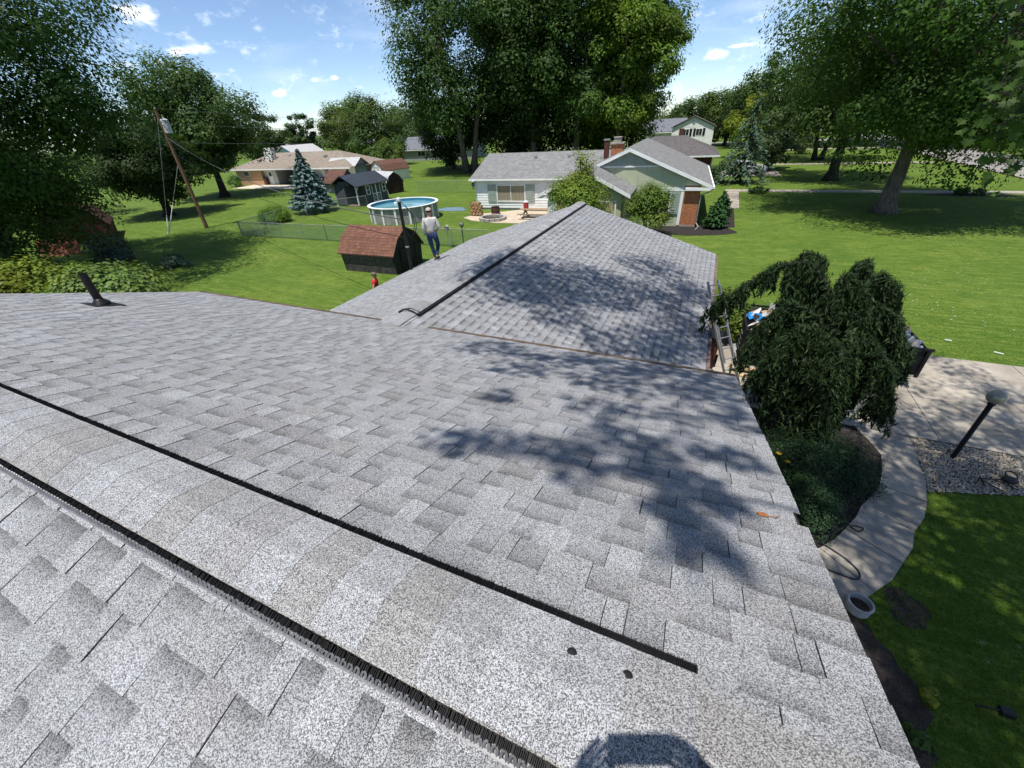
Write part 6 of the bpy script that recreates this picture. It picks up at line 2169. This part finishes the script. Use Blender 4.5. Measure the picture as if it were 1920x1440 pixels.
# inner curtains hanging from the shoulders of the tree
for k in range(170):
    a_, q_ = g.uniform(0, 6.28), math.sqrt(g.random())
    x, y = -.02 + .78 * q_ * math.cos(a_), .2 + .95 * q_ * math.sin(a_)
    z = 3.35 - .75 * q_ * q_ + g.uniform(-.5, .12)
    drop = (z - .25) * g.uniform(.45, 1.0)
    strand(Vector((x, y, z)), Vector((math.cos(a_), math.sin(a_), 0)) * g.uniform(.03, .2), drop, g.uniform(.6, 1.2))
leaf_quads('needles', np.concatenate(Cs), np.concatenate(Ns), np.concatenate(Ss), np.concatenate(Ts), leaf_mat('needle_weeping', (.024, .048, .02), .06, .55), wsp, aspect=.17, seed=5, axis=np.concatenate(Ax))
tk.build('trunk', mat('spruce_bark', (.02, .016, .013), .95, .2, 6), wsp, smooth=True)

# ------------------------------------------------------------------ the maple overhanging the roofs from the right
shd = thing('shade_maple', 'maple overhanging from the right, its leaves at the upper right frame edge', 'tree', (9.6, 1.0, 0))
S_DIR = np.array(SUN_TO)
r = np.random.default_rng(55)
cen, rad, per = [], [], []
SHADE_ROOF = [(-2.46, 4.45, 4.32), (-1.85, 4.57, 4.28), (-1.23, 4.52, 4.3), (-0.69, 4.63, 4.26), (-0.17, 4.73, 4.23), (0.34, 4.99, 4.14), (-1.76,
    3.67, 4.59), (-1.28, 3.78, 4.55), (-0.78, 3.77, 4.55), (-0.32, 3.76, 4.56), (0.1, 3.97, 4.49), (0.53, 4.19, 4.41), (-0.67, 2.89, 4.86), (-0.31,
    2.98, 4.82), (0.04, 3.07, 4.79), (0.39, 3.49, 4.65), (0.6, 3.18, 4.76), (-1.39, 2.63, 4.94), (-1.22, 1.67, 5.27), (-1.0, 1.78, 5.23), (-0.77,
    1.87, 5.21), (-0.55, 1.87, 5.2), (-0.41, 2.15, 5.11), (-0.14, 2.32, 5.05), (0.14, 2.5, 4.99), (0.34, 2.44, 5.01), (0.53, 2.37, 5.03), (-0.43,
    1.67, 5.27), (0.06, 1.86, 5.21), (0.24, 1.83, 5.22), (0.34, 1.71, 5.26), (0.11, 1.53, 5.32), (0.21, 1.4, 5.37), (0.25, 1.26, 5.41), (-0.12, 1.89,
    5.2), (-0.37, 2.52, 4.98), (-0.02, 2.12, 5.12), (-4.63, 8.23, 4.21), (-4.42, 8.96, 4.15), (-3.91, 9.43, 3.98), (-3.27, 9.62, 3.77), (-2.76, 10.29,
    3.61), (-4.11, 7.73, 4.05), (-3.46, 7.99, 3.84), (-2.89, 8.5, 3.65), (-2.24, 10.51, 3.44), (-1.55, 12.39, 3.22), (-1.01, 13.13, 3.05), (-0.31,
    12.49, 2.82), (0.19, 11.75, 2.66), (-0.65, 11.39, 2.93), (-1.41, 10.68, 3.17), (-2.39, 7.77, 3.49), (-1.47, 7.37, 3.19), (-0.82, 8.02, 2.98),
    (-0.21, 8.63, 2.79), (0.22, 9.06, 2.65), (0.03, 10.08, 2.71), (-0.33, 7.75, 2.83), (-3.89, 8.39, 3.98), (-3.35, 8.69, 3.8), (-2.59, 9.23, 3.56),
    (-1.62, 9.64, 3.24), (-0.87, 9.94, 3.0), (-0.28, 10.61, 2.81)]
SHADE_GROUND = [(3.62, 8.74), (3.45, 7.71), (3.31, 6.83), (3.19, 6.07), (3.08, 5.4), (2.99, 4.82), (2.9, 4.3), (2.83, 3.84), (2.76, 3.43), (2.7,
    3.05), (4.25, 8.99), (4.04, 7.94), (3.85, 7.05), (3.69, 6.27), (3.56, 5.6), (3.43, 5.01), (3.33, 4.48), (3.23, 4.01), (3.14, 3.59), (3.06, 3.21),
    (4.88, 9.23), (4.62, 8.17), (4.39, 7.26), (4.2, 6.48), (4.03, 5.79), (3.88, 5.19), (3.74, 4.66), (3.63, 4.18), (3.52, 3.75), (3.42, 3.36), (5.5,
    9.47), (5.19, 8.4), (4.93, 7.48), (4.7, 6.68), (4.49, 5.99), (4.32, 5.37), (4.16, 4.83), (4.02, 4.34), (3.89, 3.91), (3.78, 3.51), (6.12, 9.71),
    (5.76, 8.62), (5.46, 7.69), (5.19, 6.88), (4.96, 6.18), (4.76, 5.56), (4.57, 5.0), (4.41, 4.51), (4.27, 4.07), (4.14, 3.67), (6.73, 9.95), (6.33,
    8.85), (5.98, 7.9), (5.68, 7.08), (5.42, 6.37), (5.19, 5.74), (4.98, 5.18), (4.8, 4.68), (4.64, 4.23), (4.49, 3.82), (7.33, 10.18), (6.88, 9.07),
    (6.5, 8.11), (6.17, 7.28), (5.88, 6.56), (5.62, 5.92), (5.39, 5.35), (5.19, 4.84), (5.01, 4.38), (4.84, 3.97), (4.62, 11.92), (5.13, 11.6), (4.84,
    10.79), (5.61, 11.31), (6.4, 11.83), (7.02, 11.83), (7.52, 11.58), (5.58, 10.44), (6.39, 10.55), (7.17, 10.65), (4.55, 9.46), (5.04, 9.12), (5.85,
    9.44), (6.56, 9.71), (5.27, 13.94), (4.29, 12.95), (3.31, 11.45), (4.07, 15.38), (5.44, 16.26), (3.1, 17.41), (5.53, 12.8), (7.66, 12.78), (6.43,
    10.96), (7.66, 11.23), (4.82, 11.74), (5.95, 13.54), (6.15, 12.48), (7.03, 13.93), (7.15, 12.85), (8.09, 14.3), (7.91, 12.63), (5.68, 11.56),
    (6.01, 11.23), (6.88, 11.13), (8.24, 13.78), (5.93, 14.5), (7.64, 15.1), (7.94, 12.17), (4.01, 11.19), (4.2, 10.33)]

base = np.array([9.6, 1.0, 0])
for x, y, z in [(a_ + r.normal() * j_ * .2, b_ + r.normal() * j_ * .2, c_) for a_, b_, c_ in SHADE_ROOF for j_ in (0, 1) if j_ == 0 or b_ > 3.9]:
    zt = r.uniform(13.5, 17.0)
    c = np.array([x, y, z]) + S_DIR * (zt - z) / S_DIR[2]
    cen.append(c - base)
    rad.append(np.clip(.085 * math.dist((x, y, z), (0, 0, 7)) - .06, .17, .75) * r.uniform(.8, 1.25))
    per.append(int(22 + 120 * rad[-1] ** 2 / .25))
for x, y in [(a_ + r.normal() * j_ * .45, b_ + r.normal() * j_ * .45) for a_, b_ in SHADE_GROUND for j_ in (0, 1)]:
    if r.random() < .62:
        zt = r.uniform(11.5, 16.5)
        c = np.array([x, y, 0]) + S_DIR * zt / S_DIR[2] + r.normal(size=3) * .15
        cen.append(c - base)
        rad.append(r.uniform(.5, .8))
        per.append(230)
for k in range(90):       # the rest of the crown, over the front garden
    a, q_ = r.uniform(0, 6.28), r.random() ** .5
    c = np.array([8.6 + 5.5 * q_ * math.cos(a), 0.5 + 5.0 * q_ * math.sin(a), r.uniform(9.5, 18.0)])
    if c[0] < 5.4 and c[1] > -6:
        continue
    cen.append(c - base)
    rad.append(r.uniform(.6, 1.1))
    per.append(230)
cen, rad = np.array(cen), np.array(rad)
per = np.array(per)
rep_ = [np.flatnonzero((per > a_) & (per <= b_)) for a_, b_ in ((0, 60), (60, 110), (110, 170), (170, 229), (229, 600))]
parts_ = [clump_leaves(r, cen[i], rad[i], int(per[i].mean()), .115, outc=np.array([-3., 3., 8.]), yell=.3) for i in rep_ if len(i)]
P_, N_, S_, T_ = (np.concatenate([q_[k] for q_ in parts_]) for k in range(4))
leaf_quads('crown', P_, N_, S_, T_, leaf_mat('leaf_shade_maple', (.06, .11, .022), .3), shd, seed=9)
tk = MB().tube([(0, 0, -.1), (-.05, .05, 2), (-.2, .2, 5), (-.5, .5, 9)], [.5, .36, .31, .25], 12)
tk.build('trunk', BARK, shd, smooth=True)
lb = MB()
g = random.Random(5)
for k in range(46):
    e_ = Vector(cen[g.randrange(len(cen))])
    s0 = Vector((-.5, .5, 9)) if g.random() < .6 else Vector((-.3, .3, 6.5))
    m1 = s0.lerp(e_, .4) + Vector((0, 0, 1.3))
    m2 = s0.lerp(e_, .75) + Vector((g.uniform(-.3, .3), g.uniform(-.3, .3), .8))
    lb.tube([s0, m1, m2, e_], [.10, .045, .022, .008], 6)
lb.build('limbs', BARK, shd, smooth=True, kind='stuff')
# low twigs with full maple leaves hanging near the lens at the upper right
MAPLE_OUT = [(0, -.05), (.10, -.16), (.18, -.10), (.38, -.14), (.30, .02), (.48, .22), (.26, .22), (.24, .34), (.12, .30), (.0, .62),
             (-.12, .30), (-.24, .34), (-.26, .22), (-.48, .22), (-.30, .02), (-.38, -.14), (-.18, -.10), (-.10, -.16)]
lv = MB()
tw = MB()
g = random.Random(61)
TWIGS = [((4.8, 4.4, 8.8), (2.57, 5.20, 7.53), (1.82, 4.95, 7.15)),
         ((4.9, 4.6, 8.8), (2.72, 5.28, 7.17), (1.97, 5.03, 6.79)),
         ((5.0, 4.8, 8.8), (3.01, 5.72, 6.84), (2.26, 5.47, 6.46)),
         ((5.1, 5.0, 8.8), (2.72, 5.70, 7.75), (1.97, 5.45, 7.37)),
         ((5.2, 5.2, 8.8), (3.06, 6.62, 7.32), (2.31, 6.37, 6.94)),
         ((5.3, 5.4, 8.8), (2.77, 6.12, 7.94), (2.02, 5.87, 7.56))]
for tws in TWIGS:
    p = [Vector(q_) - Vector(base) for q_ in tws]
    tw.tube(p, [.02, .010, .004], 6)
    for k in range(42):
        u = g.random() ** .6
        c = p[1].lerp(p[2], u) + Vector((g.gauss(.03, .12), g.gauss(0, .12), g.gauss(-.04, .12)))
        sz = g.uniform(.085, .15)
        dn = Vector((g.gauss(0, .5), g.gauss(0, .5), -1)).normalized()
        nn = Vector((g.gauss(-.3, .5), g.gauss(-.6, .5), g.gauss(.5, .4))).normalized()
        ax = (dn - nn * dn.dot(nn)).normalized()
        ay = nn.cross(ax)
        b0 = len(lv.v)
        tn = g.uniform(.7, 1.25)
        for (x, y) in MAPLE_OUT:
            lv.v.append(tuple(c + (ay * x + ax * (y + .05)) * sz + nn * (abs(x) * .12 * sz)))
            lv.c.append((tn * g.uniform(.95, 1.1), tn, tn * .9, 1))
        lv.v.append(tuple(c + ax * sz * .1))
        lv.c.append((tn, tn, tn, 1))
        n_ = len(MAPLE_OUT)
        for i in range(n_):
            lv.f.append((b0 + n_, b0 + i, b0 + (i + 1) % n_))
        q_ = c - ax * .05 * sz
        tw.tube([q_, p[1].lerp(p[2], u)], [.0016, .002], 4)
lv.build('leaves', leaf_mat('leaf_maple_near', (.045, .088, .016), .3), shd)
tw.build('twigs', DARKBARK, shd, kind='stuff')

# ------------------------------------------------------------------ gravel stones and grass blades
def inside(poly, X, Y):
    c = np.zeros(len(X), bool)
    n = len(poly)
    for i in range(n):
        x0, y0 = poly[i]
        x1, y1 = poly[(i + 1) % n]
        k = ((y0 > Y) != (y1 > Y)) & (X < (x1 - x0) * (Y - y0) / (y1 - y0 + 1e-12) + x0)
        c ^= k
    return c


r = np.random.default_rng(12)
n = 26000
X, Y = r.uniform(5.25, 11.5, n), r.uniform(8.8, 10.85, n)
ok = inside(GRAVEL_POLY, X, Y)
X, Y = X[ok], Y[ok]
st = MB()
g = random.Random(3)
OCT = [(1, 0, 0), (0, 1, 0), (-1, 0, 0), (0, -1, 0), (0, 0, 1)]
for x, y in zip(X, Y):
    s_ = g.uniform(.012, .026)
    a = g.uniform(0, 6.28)
    e_ = g.uniform(.6, 1.0)
    b0 = len(st.v)
    z = .012 + g.uniform(0, .02)
    ca, sa = math.cos(a), math.sin(a)
    t = g.choice(((.46, .40, .31), (.40, .36, .29), (.54, .48, .39), (.30, .26, .21), (.58, .54, .47), (.36, .29, .21), (.24, .21, .17)))
    for (u, v, w_) in OCT:
        q_ = g.uniform(.8, 1.2)
        st.v.append((x + (u * ca - v * e_ * sa) * s_ * q_, y + (u * sa + v * e_ * ca) * s_ * q_, z + w_ * s_ * .8))
        st.c.append((*t, 1))
    st.f += [(b0, b0 + 1, b0 + 4), (b0 + 1, b0 + 2, b0 + 4), (b0 + 2, b0 + 3, b0 + 4), (b0 + 3, b0, b0 + 4)]
so = st.build('gravel', tone_mat('gravel_stone', .85, grain=.2, gscale=120), kind='stuff')
tag(so, 'brown and white river gravel filling the bed round the lamp post', 'gravel', kind='stuff')

HOUSE_RECTS = [[(-10.2, -4), (.5, -4), (.5, 4.9), (-10.2, 4.9)], [(-9.4, 4.7), (.1, 4.7), (.1, 16.4), (-9.4, 16.4)], [(0, 10.8), (27.2, 10.8), (27.2, 15.85), (0, 15.85)]]
EXCL = HOUSE_RECTS + [path_poly, BED, GRAVEL_POLY]


def grass_band(rng, x0, x1, y0, y1, dens, h, wd, dmin, dmax):
    n = int((x1 - x0) * (y1 - y0) * dens)
    X, Y = rng.uniform(x0, x1, n), rng.uniform(y0, y1, n)
    D = np.sqrt(X ** 2 + Y ** 2 + 49)
    edge = np.clip((D - dmin) / (.15 * dmax + .01), 0, 1) * np.clip((dmax - D) / (.3 * dmax), 0, 1)
    k = rng.random(n) < edge
    # keep what the photograph can see
    dep = X * fwd.x + Y * fwd.y - 7 * fwd.z
    sx = (X * r2.x + Y * r2.y - 7 * r2.z) / np.maximum(dep, .1)
    sy = (X * d2.x + Y * d2.y - 7 * d2.z) / np.maximum(dep, .1)
    k &= (dep > .3) & (np.abs(sx) < 1.45) & (np.abs(sy) < 1.1)
    for p in EXCL:
        k &= ~inside(p, X, Y)
    soil = inside(SOILBED, X, Y)
    k &= ~(soil & (rng.random(n) < .93))
    X, Y = X[k], Y[k]
    n = len(X)
    a = rng.random(n) * 6.283
    hh = h * (.5 + .9 * rng.random(n))
    lean = rng.normal(size=(n, 2)) * hh[:, None] * .55
    w_ = wd * (.6 + .8 * rng.random(n))
    V = np.zeros((n, 3, 3), np.float32)
    V[:, 0, 0], V[:, 0, 1] = X - np.cos(a) * w_, Y - np.sin(a) * w_
    V[:, 1, 0], V[:, 1, 1] = X + np.cos(a) * w_, Y + np.sin(a) * w_
    V[:, 2, 0], V[:, 2, 1], V[:, 2, 2] = X + lean[:, 0], Y + lean[:, 1], hh
    pat = .5 + .5 * np.sin(X * .9 + 1.3 * np.sin(Y * .7)) * np.cos(Y * 1.1 + .8 * np.sin(X * .5))
    t = (.8 + .4 * rng.random(n)) * (.9 + .2 * pat)
    yl = rng.random(n) ** 3
    T = np.stack([t * (.9 + .9 * yl), t * (1 + .15 * yl), t * (.9 + .4 * yl)], 1)
    return V, T


r = np.random.default_rng(99)
bands = [grass_band(r, 2.5, 14, -2, 15, 1500, .045, .006, -3, 15), grass_band(r, -4, 24, 8, 26, 330, .035, .010, 9, 26)]
V = np.concatenate([b_[0] for b_ in bands])
T = np.concatenate([b_[1] for b_ in bands])
n = len(V)
me = bpy.data.meshes.new('grass')
me.vertices.add(3 * n)
me.vertices.foreach_set('co', V.ravel())
me.loops.add(3 * n)
me.loops.foreach_set('vertex_index', np.arange(3 * n, dtype=np.int32))
me.polygons.add(n)
me.polygons.foreach_set('loop_start', np.arange(0, 3 * n, 3, dtype=np.int32))
me.polygons.foreach_set('loop_total', np.full(n, 3, np.int32))
ca = me.color_attributes.new('tone', 'FLOAT_COLOR', 'POINT')
TT = np.ones((n, 3, 4), np.float32)
TT[:, :, :3] = T[:, None, :]
ca.data.foreach_set('color', TT.ravel())
me.materials.append(leaf_mat('grass_blade', (.115, .19, .024), .35, .6))
me.update(calc_edges=True)
go = link('grass', me, None, 'stuff')
tag(go, 'short mown grass blades covering the lawns', 'grass', kind='stuff')
